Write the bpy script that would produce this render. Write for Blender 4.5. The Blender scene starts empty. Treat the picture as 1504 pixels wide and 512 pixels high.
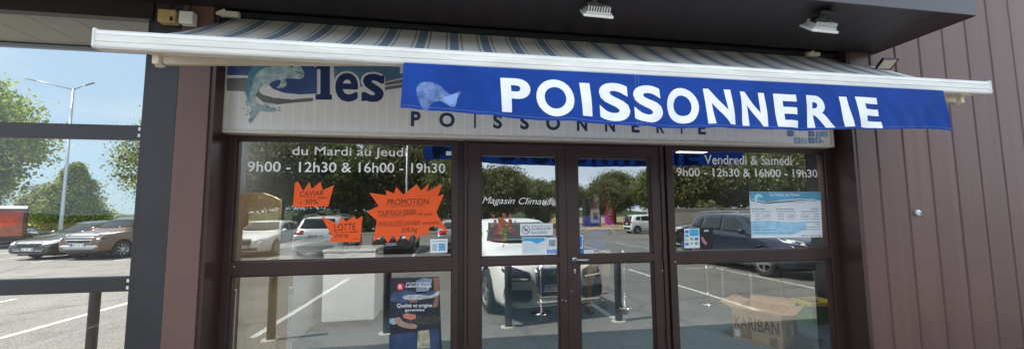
import bpy, bmesh, math, random, os
from mathutils import Vector, Matrix, noise
from mathutils.bvhtree import BVHTree
from mathutils.geometry import delaunay_2d_cdt, tessellate_polygon
random.seed(7)
R = math.radians
SC = bpy.context.scene
C = SC.collection

# ------------------------------------------------------------------ camera
PW, PH, FPX, CX, CY = 1504.0, 512.0, 565.0, 752.0, 265.94
YAW, PITCH, ROLL = 0.161258, 0.085423, -0.0073848
CAM = Vector((0.0, -3.5, 1.5))
_f = Vector((math.sin(YAW)*math.cos(PITCH), math.cos(YAW)*math.cos(PITCH), math.sin(PITCH)))
_r0 = Vector((math.cos(YAW), -math.sin(YAW), 0)); _u0 = _r0.cross(_f)
_r = _r0*math.cos(ROLL) + _u0*math.sin(ROLL); _u = -_r0*math.sin(ROLL) + _u0*math.cos(ROLL)
def ray(x, y): return _r*((x-CX)/FPX) + _u*((CY-y)/FPX) + _f
def at(x, y, Y):                       # point of the upright plane Y = const seen at photo pixel x, y
    d = ray(x, y); return CAM + d*((Y-CAM.y)/d.y)
def atz(x, y, Z):
    d = ray(x, y); return CAM + d*((Z-CAM.z)/d.z)
cam = bpy.data.cameras.new('camera'); camo = bpy.data.objects.new('camera', cam); C.objects.link(camo)
camo.matrix_world = Matrix(((_r.x, _u.x, -_f.x, CAM.x), (_r.y, _u.y, -_f.y, CAM.y), (_r.z, _u.z, -_f.z, CAM.z), (0, 0, 0, 1)))
cam.sensor_width = 36; cam.lens = FPX/PW*36; cam.shift_y = (CY-PH/2)/PW
cam.clip_start = 0.05; cam.clip_end = 3000
SC.camera = camo

# the car park lies a step below the shop floor; outdoor spots were measured for z = 0 and are carried down the same sight lines
G0 = -.10
KS = (CAM.z-G0)/CAM.z
def ex(x, y):
    return (x*KS, (y-CAM.y)*KS+CAM.y) if y >= 0 else (x*KS, -((-y-CAM.y)*KS+CAM.y))
# ------------------------------------------------------------------ light
SUN = Vector((-0.73, 0.15, 1.0)).normalized()
ELEV = math.asin(SUN.z)
sl = bpy.data.lights.new('sun', 'SUN'); so = bpy.data.objects.new('sun', sl); C.objects.link(so)
sl.energy = 2.45; sl.angle = R(0.5); sl.color = (1.0, 0.95, 0.87)
so.rotation_euler = SUN.to_track_quat('Z', 'Y').to_euler(); so.location = (-20, 5, 30)
wd = bpy.data.worlds.new('World'); SC.world = wd; wd.use_nodes = True
nt = wd.node_tree; bg = nt.nodes['Background']
sky = nt.nodes.new('ShaderNodeTexSky'); sky.sky_type = 'NISHITA'; sky.sun_disc = False
sky.sun_elevation = ELEV; sky.sun_rotation = math.atan2(SUN.x, SUN.y)
sky.air_density = 1.0; sky.dust_density = .6; sky.ozone_density = 1.0
# thin white summer cloud, low in the sky
tc = nt.nodes.new('ShaderNodeTexCoord'); mp = nt.nodes.new('ShaderNodeMapping'); mp.inputs['Scale'].default_value = (1.6, 1.6, 7.0)
nz = nt.nodes.new('ShaderNodeTexNoise'); nz.inputs['Scale'].default_value = 1.7; nz.inputs['Detail'].default_value = 7; nz.inputs['Roughness'].default_value = .6
cr = nt.nodes.new('ShaderNodeValToRGB'); cr.color_ramp.elements[0].position = .50; cr.color_ramp.elements[1].position = .80
cr.color_ramp.elements[1].color = (.8, .8, .8, 1)
mx = nt.nodes.new('ShaderNodeMixRGB'); mx.inputs[2].default_value = (1.25, 1.42, 1.6, 1)
nt.links.new(tc.outputs['Generated'], mp.inputs[0]); nt.links.new(mp.outputs[0], nz.inputs[0]); nt.links.new(nz.outputs['Fac'], cr.inputs[0])
nt.links.new(cr.outputs[0], mx.inputs[0]); va = nt.nodes.new('ShaderNodeVectorMath'); va.operation = 'ADD'; va.inputs[1].default_value = (1.10, 1.55, 1.92)
vd = nt.nodes.new('ShaderNodeVectorMath'); vd.operation = 'DIVIDE'; vm = nt.nodes.new('ShaderNodeVectorMath'); vm.operation = 'MULTIPLY'; vm.inputs[1].default_value = (1.10, 1.55, 1.92)
nt.links.new(sky.outputs[0], va.inputs[0]); nt.links.new(sky.outputs[0], vd.inputs[0]); nt.links.new(va.outputs[0], vd.inputs[1]); nt.links.new(vd.outputs[0], vm.inputs[0])
nt.links.new(vm.outputs[0], mx.inputs[1]); # broad bright haze behind the camera, added to lift the shaded facade
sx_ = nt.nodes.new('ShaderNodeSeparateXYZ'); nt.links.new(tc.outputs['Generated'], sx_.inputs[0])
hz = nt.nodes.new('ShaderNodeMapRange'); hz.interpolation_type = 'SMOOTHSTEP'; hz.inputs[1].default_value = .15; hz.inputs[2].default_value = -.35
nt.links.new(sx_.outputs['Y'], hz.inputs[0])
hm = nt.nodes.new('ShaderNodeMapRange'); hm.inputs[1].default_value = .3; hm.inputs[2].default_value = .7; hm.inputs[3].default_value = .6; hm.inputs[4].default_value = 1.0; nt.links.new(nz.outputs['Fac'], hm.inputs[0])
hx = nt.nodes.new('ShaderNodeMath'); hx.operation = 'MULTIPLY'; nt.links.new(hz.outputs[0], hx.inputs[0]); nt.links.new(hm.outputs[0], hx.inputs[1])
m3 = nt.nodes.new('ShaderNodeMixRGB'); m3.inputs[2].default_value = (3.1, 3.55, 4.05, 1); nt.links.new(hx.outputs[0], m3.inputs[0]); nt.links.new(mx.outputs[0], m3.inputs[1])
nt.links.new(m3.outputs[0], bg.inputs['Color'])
bg.inputs['Strength'].default_value = 0.13
SC.view_settings.view_transform = 'Standard'; SC.view_settings.look = 'None'
SC.view_settings.gamma = 1; SC.view_settings.use_curve_mapping = False
SC.view_settings.exposure = 2.12
SC.render.engine = 'CYCLES'
cy = SC.cycles
cy.max_bounces = 10; cy.transparent_max_bounces = 24; cy.glossy_bounces = 5; cy.diffuse_bounces = 4; cy.transmission_bounces = 6
cy.use_denoising = True; cy.caustics_reflective = False; cy.caustics_refractive = False

# ------------------------------------------------------------------ materials
MATS = {}
def mat(name, col, rough=.6, metal=0, spec=.5, var=0, vscale=8, bump=0, bscale=60, coat=0, translucent=0, emit=None, stretch=None, col2=None):
    if name in MATS: return MATS[name]
    m = bpy.data.materials.new(name); m.use_nodes = True; t = m.node_tree; b = t.nodes['Principled BSDF']
    b.inputs['Base Color'].default_value = (*col, 1); b.inputs['Roughness'].default_value = rough
    b.inputs['Metallic'].default_value = metal; b.inputs['Specular IOR Level'].default_value = spec
    if coat: b.inputs['Coat Weight'].default_value = coat; b.inputs['Coat Roughness'].default_value = .04
    if emit: b.inputs['Emission Color'].default_value = (*emit[0], 1); b.inputs['Emission Strength'].default_value = emit[1]
    tcn = t.nodes.new('ShaderNodeTexCoord'); mpn = t.nodes.new('ShaderNodeMapping')
    if stretch: mpn.inputs['Scale'].default_value = stretch
    t.links.new(tcn.outputs['Object'], mpn.inputs[0])
    if var:
        n = t.nodes.new('ShaderNodeTexNoise'); n.inputs['Scale'].default_value = vscale; n.inputs['Detail'].default_value = 6; n.inputs['Roughness'].default_value = .65
        t.links.new(mpn.outputs[0], n.inputs[0])
        r_ = t.nodes.new('ShaderNodeValToRGB'); e = r_.color_ramp.elements
        c2 = col2 or tuple(min(1, c*(1+var)) for c in col); c1 = tuple(c*(1-var) for c in col)
        e[0].color = (*c1, 1); e[1].color = (*c2, 1); e[0].position = .32; e[1].position = .68
        t.links.new(n.outputs['Fac'], r_.inputs[0]); t.links.new(r_.outputs[0], b.inputs['Base Color'])
        mr = t.nodes.new('ShaderNodeMapRange'); mr.inputs[3].default_value = max(0, rough-.08); mr.inputs[4].default_value = min(1, rough+.1)
        t.links.new(n.outputs['Fac'], mr.inputs[0]); t.links.new(mr.outputs[0], b.inputs['Roughness'])
    if bump:
        n2 = t.nodes.new('ShaderNodeTexNoise'); n2.inputs['Scale'].default_value = bscale; n2.inputs['Detail'].default_value = 4
        t.links.new(mpn.outputs[0], n2.inputs[0]); bp = t.nodes.new('ShaderNodeBump'); bp.inputs['Strength'].default_value = bump; bp.inputs['Distance'].default_value = .02
        t.links.new(n2.outputs['Fac'], bp.inputs['Height']); t.links.new(bp.outputs[0], b.inputs['Normal'])
    if translucent:
        tr = t.nodes.new('ShaderNodeBsdfTranslucent'); tr.inputs[0].default_value = (*col, 1)
        ms = t.nodes.new('ShaderNodeMixShader'); ms.inputs[0].default_value = translucent
        src = b.inputs['Base Color'].links
        if src: t.links.new(src[0].from_socket, tr.inputs[0])
        t.links.new(b.outputs[0], ms.inputs[1]); t.links.new(tr.outputs[0], ms.inputs[2])
        t.links.new(ms.outputs[0], t.nodes['Material Output'].inputs[0])
    MATS[name] = m; return m

def glass_mat(name, refl, tint):
    m = bpy.data.materials.new(name); m.use_nodes = True; t = m.node_tree; t.nodes.remove(t.nodes['Principled BSDF'])
    tr = t.nodes.new('ShaderNodeBsdfTransparent'); tr.inputs[0].default_value = (*tint, 1)
    gl = t.nodes.new('ShaderNodeBsdfGlossy'); gl.inputs['Roughness'].default_value = 0; gl.inputs[0].default_value = (.97, 1, .99, 1)
    fr = t.nodes.new('ShaderNodeFresnel'); fr.inputs[0].default_value = 1.5
    ad = t.nodes.new('ShaderNodeMath'); ad.operation = 'ADD'; ad.use_clamp = True; ad.inputs[1].default_value = refl
    t.links.new(fr.outputs[0], ad.inputs[0])
    ms = t.nodes.new('ShaderNodeMixShader'); t.links.new(ad.outputs[0], ms.inputs[0])
    t.links.new(tr.outputs[0], ms.inputs[1]); t.links.new(gl.outputs[0], ms.inputs[2])
    # faint waviness of float glass
    tcn = t.nodes.new('ShaderNodeTexCoord'); n = t.nodes.new('ShaderNodeTexNoise'); n.inputs['Scale'].default_value = 1.6; n.inputs['Detail'].default_value = 1
    bp = t.nodes.new('ShaderNodeBump'); bp.inputs['Strength'].default_value = .03; bp.inputs['Distance'].default_value = .02
    t.links.new(tcn.outputs['Object'], n.inputs[0]); t.links.new(n.outputs['Fac'], bp.inputs['Height']); t.links.new(bp.outputs[0], gl.inputs['Normal'])
    df = t.nodes.new('ShaderNodeBsdfDiffuse'); df.inputs[0].default_value = (.55, .54, .50, 1)
    mpn = t.nodes.new('ShaderNodeMapping'); mpn.inputs['Scale'].default_value = (3, 3, 1.2); n3 = t.nodes.new('ShaderNodeTexNoise'); n3.inputs['Scale'].default_value = 2.6; n3.inputs['Detail'].default_value = 9; n3.inputs['Roughness'].default_value = .7
    t.links.new(tcn.outputs['Object'], mpn.inputs[0]); t.links.new(mpn.outputs[0], n3.inputs[0])
    mr = t.nodes.new('ShaderNodeMapRange'); mr.inputs[1].default_value = .48; mr.inputs[2].default_value = .85; mr.inputs[3].default_value = .001; mr.inputs[4].default_value = .035 if refl else .012
    t.links.new(n3.outputs['Fac'], mr.inputs[0]); m4 = t.nodes.new('ShaderNodeMixShader'); t.links.new(mr.outputs[0], m4.inputs[0]); t.links.new(ms.outputs[0], m4.inputs[1]); t.links.new(df.outputs[0], m4.inputs[2])
    t.links.new(m4.outputs[0], t.nodes['Material Output'].inputs[0]); MATS[name] = m; return m

M_shopglass = glass_mat('shop_glass', .30, (.96, .98, .98))
M_screen = glass_mat('screen_glass', 0.0, (.97, .98, .98))
M_brown = mat('brown_cladding', (.140, .075, .065), .40, .0, .42, var=.14, vscale=1.3, bump=.05, bscale=2.0, stretch=(1, 1, .35), col2=(.172, .096, .082))
def cladding_mat():
    m = mat('wall_cladding_metal', (.140, .075, .065), .40, .0, .42, var=.12, vscale=1.3, bump=.06, bscale=2.2, stretch=(1, 1, .35), col2=(.162, .090, .078)); t = m.node_tree; b = t.nodes['Principled BSDF']; N = t.nodes.new; L = t.links.new
    src = b.inputs['Base Color'].links[0].from_socket
    g = N('ShaderNodeNewGeometry'); r1 = N('ShaderNodeMapRange'); r1.inputs[3].default_value = .90; r1.inputs[4].default_value = 1.08; L(g.outputs['Random Per Island'], r1.inputs[0])
    tc_ = N('ShaderNodeTexCoord'); mp_ = N('ShaderNodeMapping'); mp_.inputs['Scale'].default_value = (14, 14, .35); n = N('ShaderNodeTexNoise'); n.inputs['Scale'].default_value = 1; n.inputs['Detail'].default_value = 6; L(tc_.outputs['Object'], mp_.inputs[0]); L(mp_.outputs[0], n.inputs[0])
    r2 = N('ShaderNodeMapRange'); r2.inputs[1].default_value = .35; r2.inputs[2].default_value = .7; r2.inputs[3].default_value = .88; r2.inputs[4].default_value = 1.06; L(n.outputs['Fac'], r2.inputs[0])
    mu = N('ShaderNodeMath'); mu.operation = 'MULTIPLY'; L(r1.outputs[0], mu.inputs[0]); L(r2.outputs[0], mu.inputs[1])
    vs = N('ShaderNodeVectorMath'); vs.operation = 'SCALE'; L(src, vs.inputs[0]); L(mu.outputs[0], vs.inputs['Scale']); L(vs.outputs[0], b.inputs['Base Color']); return m
M_clad = cladding_mat()
M_darkbrown = mat('brown_frame', (.046, .025, .023), .38, 0, .4, var=.12, vscale=3)
M_soffit = mat('soffit_panel', (.028, .020, .023), .42, 0, .4, var=.25, vscale=1.5)
M_fascia = mat('fascia_panel', (.056, .046, .056), .35, 0, .5, var=.1, vscale=1)
M_anth = mat('anthracite_frame', (.040, .037, .042), .42, 0, .4, var=.1, vscale=3)
M_black = mat('black', (.012, .012, .013), .5, 0, .4)
M_blackgloss = mat('gloss_black', (.01, .01, .011), .12, 0, .5)
M_white = mat('white_paint', (.80, .79, .76), .35, 0, .5, var=.05, vscale=6)
M_bar = mat('awning_bar_white', (.78, .77, .74), .34, 0, .5, var=.13, vscale=3, stretch=(.7, 5, 5))
M_cream = mat('cream_metal', (.62, .55, .43), .4, 0, .5, var=.08, vscale=6)
M_signwhite = mat('sign_panel', (.80, .80, .80), .3, 0, .5)
M_signgrid = mat('sign_grid_white', (.90, .90, .90), .3)
M_navy = mat('navy', (.017, .036, .125), .35)
M_navy2 = mat('navy_letter', (.028, .045, .11), .4)
M_blue1 = mat('sign_blue', (.055, .095, .27), .35, var=.25, vscale=2)
M_teal = mat('sign_teal', (.10, .21, .33), .35, var=.2, vscale=2)
M_grey = mat('sign_grey', (.17, .17, .18), .4, var=.3, vscale=3)
M_fish = mat('fish_water', (.30, .52, .58), .35, var=.5, vscale=16, col2=(.62, .78, .80))
M_fishdark = mat('fish_water_dark', (.09, .27, .35), .4, var=.4, vscale=25)
M_banner = mat('banner_blue', (.011, .080, .46), .62, 0, .3, var=.14, vscale=5, bump=.55, bscale=4.5, translucent=.45)
M_letter = mat('banner_white', (.82, .84, .88), .6, var=.05, vscale=20)
M_palefish = mat('banner_fish', (.10, .21, .60), .6, var=.5, vscale=16, col2=(.24, .36, .70), translucent=.2)
M_vinyl = mat('white_vinyl', (.90, .90, .90), .5)
M_orange = mat('orange_card', (.95, .105, .006), .5, var=.04, vscale=5)
M_ink = mat('black_ink', (.03, .012, .01), .7)
M_paper = mat('paper', (.78, .82, .86), .6)
M_paperblue = mat('paper_blue', (.42, .66, .82), .6, var=.25, vscale=7)
M_bluestk = mat('sticker_blue', (.03, .20, .55), .5)
M_cyan = mat('cyan', (.05, .42, .72), .5)
M_red = mat('red', (.55, .02, .015), .5)
M_card = mat('cardboard', (.50, .34, .19), .85, 0, .2, var=.12, vscale=9)
M_tan = mat('tan_board', (.74, .54, .30), .6, var=.1, vscale=3, stretch=(9, 1, 1))
M_chrome = mat('chrome', (.75, .76, .78), .14, 1)
M_steel = mat('brushed_steel', (.5, .5, .52), .32, 1)
M_int = mat('interior_wall', (.085, .09, .092), .8)
M_floorin = mat('interior_tiles', (.045, .085, .11), .45, var=.15, vscale=4)
M_alu = mat('galvanised_steel', (.36, .38, .41), .45, .5, var=.1, vscale=4)
M_bark = mat('bark', (.12, .095, .07), .9, var=.4, vscale=20, bump=.5, bscale=30)
M_panelwhite = mat('ceiling_panel', (.62, .60, .55), .6, var=.05, vscale=1)

# ------------------------------------------------------------------ mesh helpers
def link(name, me, m=None, parent=None, smooth=False):
    o = bpy.data.objects.new(name, me); C.objects.link(o)
    if m is not None:
        for x in (m if isinstance(m, (list, tuple)) else [m]): me.materials.append(x)
    if parent: o.parent = parent; o.matrix_parent_inverse = Matrix.Translation(parent.location).inverted() if parent.parent is None and parent.get('_abs') else Matrix()
    if smooth:
        for p in me.polygons: p.use_smooth = True
    return o
def obj(name, bm, m, parent=None, smooth=False):
    bmesh.ops.recalc_face_normals(bm, faces=bm.faces)
    me = bpy.data.meshes.new(name); bm.to_mesh(me); bm.free()
    return link(name, me, m, parent, smooth)
def tag(o, label=None, cat=None, group=None, kind=None):
    if label: o['label'] = label
    if cat: o['category'] = cat
    if group: o['group'] = group
    if kind: o['kind'] = kind
    return o
def thing(name, loc, label, cat, group=None, rz=0):
    o = bpy.data.objects.new(name, None); C.objects.link(o); o.location = loc; o.rotation_euler.z = rz
    o.empty_display_size = .1
    return tag(o, label, cat, group)
def wthing(name, loc, label, cat, group=None):     # an Empty whose parts are written in world coordinates
    o = thing(name, loc, label, cat, group); o['_abs'] = 1; return o
def box(bm, x0, x1, y0, y1, z0, z1, bev=0, seg=2):
    vs = [bm.verts.new((x, y, z)) for z in (z0, z1) for y in (y0, y1) for x in (x0, x1)]
    fs = [bm.faces.new([vs[i] for i in q]) for q in ((0, 2, 3, 1), (4, 5, 7, 6), (0, 1, 5, 4), (2, 6, 7, 3), (0, 4, 6, 2), (1, 3, 7, 5))]
    if bev:
        es = list({e for f in fs for e in f.edges})
        bmesh.ops.bevel(bm, geom=es, offset=bev, segments=seg, affect='EDGES', profile=.5)
def B(*a, bev=0):
    bm = bmesh.new(); box(bm, *a, bev=bev); return bm
def tube(bm, pts, rads, n=10, cap=True):
    pts = [Vector(p) for p in pts]
    if not isinstance(rads, (list, tuple)): rads = [rads]*len(pts)
    rings = []
    for i, p in enumerate(pts):
        d = (pts[min(i+1, len(pts)-1)]-pts[max(i-1, 0)]).normalized()
        a = d.orthogonal() if abs(d.z) > .9 else Vector((0, 0, 1)).cross(d)
        a.normalize(); b_ = d.cross(a)
        rings.append([bm.verts.new(p+(a*math.cos(k*2*math.pi/n)+b_*math.sin(k*2*math.pi/n))*rads[i]) for k in range(n)])
    for i in range(len(rings)-1):
        for k in range(n):
            bm.faces.new((rings[i][k], rings[i][(k+1) % n], rings[i+1][(k+1) % n], rings[i+1][k]))
    if cap:
        bm.faces.new(rings[0][::-1]); bm.faces.new(rings[-1])
def lathe(bm, prof, n=24, axis='Z', origin=(0, 0, 0)):
    o = Vector(origin); rings = []
    for r_, h in prof:
        ring = []
        for k in range(n):
            a = k*2*math.pi/n; c, s = r_*math.cos(a), r_*math.sin(a)
            ring.append(bm.verts.new(o+(Vector((c, s, h)) if axis == 'Z' else Vector((c, h, s)) if axis == 'Y' else Vector((h, c, s)))))
        rings.append(ring)
    for i in range(len(rings)-1):
        for k in range(n):
            bm.faces.new((rings[i][k], rings[i][(k+1) % n], rings[i+1][(k+1) % n], rings[i+1][k]))
    if prof[0] == prof[-1]: bmesh.ops.remove_doubles(bm, verts=bm.verts, dist=1e-6); return
    if prof[0][0] > 1e-6: bm.faces.new(rings[0])
    if prof[-1][0] > 1e-6: bm.faces.new(rings[-1])
    bmesh.ops.remove_doubles(bm, verts=bm.verts, dist=1e-6)
def slab(bm, pts, Y, t):                # polygon given as (x, z), standing in plane Y (front face), t thick towards +Y
    tr = tessellate_polygon([[Vector((p[0], p[1], 0)) for p in pts]])
    f = [bm.verts.new((p[0], Y, p[1])) for p in pts]; b_ = [bm.verts.new((p[0], Y+t, p[1])) for p in pts]
    for q in tr:
        try: bm.faces.new([f[i] for i in q]); bm.faces.new([b_[i] for i in reversed(q)])
        except ValueError: pass
    n = len(pts)
    for i in range(n):
        try: bm.faces.new((f[i], f[(i+1) % n], b_[(i+1) % n], b_[i]))
        except ValueError: pass
def px(pts, Y): return [(at(x, y, Y).x, at(x, y, Y).z) for x, y in pts]
def flat(name, pts, Y, m, parent, t=.002):
    bm = bmesh.new(); slab(bm, pts, Y, t); return obj(name, bm, m, parent)
def rect(x0, x1, z0, z1): return [(x0, z0), (x1, z0), (x1, z1), (x0, z1)]
def smoothpoly(pts, n=4, closed=True):  # Catmull-Rom
    out = []; N = len(pts)
    for i in range(N):
        p0, p1, p2, p3 = (Vector(pts[(i+k) % N]) for k in (-1, 0, 1, 2))
        for k in range(n):
            t = k/n; out.append(tuple(.5*((2*p1)+(-p0+p2)*t+(2*p0-5*p1+4*p2-p3)*t*t+(-p0+3*p1-3*p2+p3)*t**3)))
    return out

# lettering
def text_mesh(s, bold=0.0, shear=0, space=1.0, default=False, res=4, stack=0):
    """one word as flat faces"""
    cu = bpy.data.curves.new('lettering', 'FONT'); cu.body = s; cu.shear = shear; cu.space_character = space+(bold*1.6 if len(s) > 1 else 0)
    cu.offset = bold
    cu.resolution_u = res; cu.fill_mode = 'FRONT'
    o = bpy.data.objects.new('lettering', cu); C.objects.link(o)
    bpy.context.view_layer.update()
    me = bpy.data.meshes.new_from_object(o.evaluated_get(bpy.context.evaluated_depsgraph_get()))
    bpy.data.objects.remove(o); bpy.data.curves.remove(cu)
    if not stack: return me
    V = [v.co.copy() for v in me.vertices]; F = [tuple(q.vertices) for q in me.polygons]; n = len(V); vs = []; fs = []
    for k in range(13):
        d = Vector((0, 0, 0)) if k == 12 else Vector((stack*math.cos(k*math.pi/6), stack*.8*math.sin(k*math.pi/6), 0))
        vs += [v+d+Vector((0, 0, k*.005)) for v in V]; fs += [tuple(i+k*n for i in f) for f in F]
    me.clear_geometry(); me.from_pydata([tuple(v) for v in vs], [], fs); return me
def cut_fine(bm, st=.012):
    for ax in (0, 2):
        lo_ = min(v.co[ax] for v in bm.verts); hi_ = max(v.co[ax] for v in bm.verts); q = lo_+st
        while q < hi_:
            bmesh.ops.bisect_plane(bm, geom=bm.verts[:]+bm.edges[:]+bm.faces[:], plane_co=[q if i == ax else 0 for i in range(3)], plane_no=[1 if i == ax else 0 for i in range(3)]); q += st
def lettering(s, x0, x1, z0, z1, Y, m, parent, name='lettering', bold=.0, shear=0, space=1.0, slope=0, warp=None, default=False, thick=.001, res=4, stack=0):
    """letters fitted to the box x0..x1, z0 (baseline box) .. z1 of the upright plane Y"""
    me = text_mesh(s, bold, shear, space, default, res, stack)
    xs = [v.co.x for v in me.vertices]; ys = [v.co.y for v in me.vertices]
    a, b_, c, d = min(xs), max(xs), min(ys), max(ys)
    for v in me.vertices:
        u = (v.co.x-a)/(b_-a); w = (v.co.y-c)/(d-c)
        v.co = Vector((x0+(x1-x0)*u, Y-v.co.z*.004, z0+(z1-z0)*w+slope*u))
    bm = bmesh.new(); bm.from_mesh(me); bpy.data.meshes.remove(me)
    if warp:                            # cut fine enough to follow the cloth
        cut_fine(bm)
        for v in bm.verts: v.co = warp(v.co)
    bm.normal_update()
    for f in bm.faces:
        if f.normal.y > 0: f.normal_flip()
    return obj(name, bm, m, parent)
# ------------------------------------------------------------------ the ground
def ground():
    m = bpy.data.materials.new('asphalt'); m.use_nodes = True; t = m.node_tree; b = t.nodes['Principled BSDF']
    L = t.links.new; N = t.nodes.new
    tcn = N('ShaderNodeTexCoord')
    n1 = N('ShaderNodeTexNoise'); n1.inputs['Scale'].default_value = .35; n1.inputs['Detail'].default_value = 8; n1.inputs['Roughness'].default_value = .6
    n2 = N('ShaderNodeTexNoise'); n2.inputs['Scale'].default_value = 55; n2.inputs['Detail'].default_value = 3
    v = N('ShaderNodeTexVoronoi'); v.feature = 'DISTANCE_TO_EDGE'; v.inputs['Scale'].default_value = .22
    nw = N('ShaderNodeTexNoise'); nw.inputs['Scale'].default_value = 1.2; nw.inputs['Detail'].default_value = 5
    mw = N('ShaderNodeMixRGB'); mw.inputs[0].default_value = .25
    for a in (n1, n2, nw): L(tcn.outputs['Object'], a.inputs[0])
    L(tcn.outputs['Object'], mw.inputs[1]); L(nw.outputs['Color'], mw.inputs[2]); L(mw.outputs[0], v.inputs['Vector'])
    r1 = N('ShaderNodeValToRGB'); r1.color_ramp.elements[0].color = (.125, .120, .112, 1); r1.color_ramp.elements[1].color = (.185, .177, .163, 1)
    r1.color_ramp.elements[0].position = .3; r1.color_ramp.elements[1].position = .7
    L(n1.outputs['Fac'], r1.inputs[0])
    r2 = N('ShaderNodeValToRGB'); r2.color_ramp.elements[0].color = (.55, .55, .55, 1); r2.color_ramp.elements[1].color = (1.4, 1.4, 1.38, 1)
    r2.color_ramp.elements[0].position = .33; r2.color_ramp.elements[1].position = .68
    L(n2.outputs['Fac'], r2.inputs[0])
    mu = N('ShaderNodeMixRGB'); mu.blend_type = 'MULTIPLY'; mu.inputs[0].default_value = 1; L(r1.outputs[0], mu.inputs[1]); L(r2.outputs[0], mu.inputs[2])
    r3 = N('ShaderNodeValToRGB'); r3.color_ramp.elements[0].color = (.55, .55, .55, 1); r3.color_ramp.elements[1].color = (1, 1, 1, 1); r3.color_ramp.elements[1].position = .012
    L(v.outputs['Distance'], r3.inputs[0])
    m2 = N('ShaderNodeMixRGB'); m2.blend_type = 'MULTIPLY'; m2.inputs[0].default_value = .75; L(mu.outputs[0], m2.inputs[1]); L(r3.outputs[0], m2.inputs[2])
    n4 = N('ShaderNodeTexNoise'); n4.inputs['Scale'].default_value = 1.1; n4.inputs['Detail'].default_value = 10; n4.inputs['Roughness'].default_value = .75; L(tcn.outputs['Object'], n4.inputs[0])
    r4 = N('ShaderNodeValToRGB'); r4.color_ramp.elements[0].color = (.50, .49, .48, 1); r4.color_ramp.elements[0].position = .30; r4.color_ramp.elements[1].color = (1, 1, 1, 1); r4.color_ramp.elements[1].position = .47; e4 = r4.color_ramp.elements.new(.68); e4.color = (1.12, 1.11, 1.08, 1); L(n4.outputs['Fac'], r4.inputs[0])
    m5 = N('ShaderNodeMixRGB'); m5.blend_type = 'MULTIPLY'; m5.inputs[0].default_value = .8; L(m2.outputs[0], m5.inputs[1]); L(r4.outputs[0], m5.inputs[2]); m2 = m5
    L(m2.outputs[0], b.inputs['Base Color']); b.inputs['Roughness'].default_value = .85; b.inputs['Specular IOR Level'].default_value = .25
    bp = N('ShaderNodeBump'); bp.inputs['Strength'].default_value = .5; bp.inputs['Distance'].default_value = .01; L(n2.outputs['Fac'], bp.inputs['Height']); L(bp.outputs[0], b.inputs['Normal'])
    bm = bmesh.new(); vs = [bm.verts.new((x, y, G0)) for x, y in ((-900, -900), (900, -900), (900, 900), (-900, 900))]; bm.faces.new(vs)
    tag(obj('car_park_asphalt', bm, m), kind='structure')
    g = mat('dry_grass', (.30, .235, .12), .95, 0, .1, var=.35, vscale=.6, bump=.6, bscale=30)
    bm = bmesh.new()
    for x0, x1, y0, y1 in ((-120, -8, 27.2, 200), (-120, 160, -200, -31), ):
        vs = [bm.verts.new((x, y, G0+.06)) for x, y in ((x0, y0), (x1, y0), (x1, y1), (x0, y1))]; bm.faces.new(vs)
    tag(obj('dry_grass', bm, g), kind='structure')
    k = mat('kerb_concrete', (.42, .41, .38), .85, var=.15, vscale=4)
    bm = bmesh.new(); box(bm, -120, -8, 27.0, 27.2, G0, G0+.12, .02); box(bm, -120, 160, -31, -30.8, G0, G0+.12, .02)
    tag(obj('kerb', bm, k), kind='structure')
    mk = mat('road_paint', (.56, .55, .52), .8, var=.42, vscale=9, col2=(.66, .65, .62))
    bm = bmesh.new()
    def stripe(x0, y0, x1, y1, w=.1):
        a = Vector(ex(x0, y0)); b_ = Vector(ex(x1, y1)); d = (b_-a).normalized(); n = Vector((-d.y, d.x))*w/2
        bm.faces.new([bm.verts.new((*p, G0+.004)) for p in (a-n, b_-n, b_+n, a+n)])
    for x in (-9.7, -7.25, -4.85, -2.4, 2.35, 4.7, 7.1, 9.5, 12.0): stripe(x, -1.88, x+.06*(1 if x > 0 else -1)*(x/5), -6.4)
    stripe(6.35, -6.2, 9.5, -6.15, .09)
    for i in range(-7, 9): stripe(-1.3+i*2.45, -10.6, -1.3+i*2.45, -15.4)
    stripe(-20, -15.5, 21, -15.5)
    stripe(-5.55, 1.6, -5.55, 6.2)                         # bays beside the shop
    stripe(-7.95, 1.6, -7.95, 5.2)
    for i in range(5): stripe(-11.45-i*2.4, 12.0, -11.45-i*2.4, 17)
    stripe(-9.2, 7.6, -7.2, 7.8, .09)
    tag(obj('parking_lines', bm, mk), kind='structure')
    dk = mat('asphalt_patch', (.085, .082, .078), .9, var=.2, vscale=12)
ground()

# ------------------------------------------------------------------ the shop
shop = wthing('shop_building', (1, 0, 0), 'low brown metal-clad fishmonger shop with glazed entrance and deep overhang', 'building')
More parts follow.
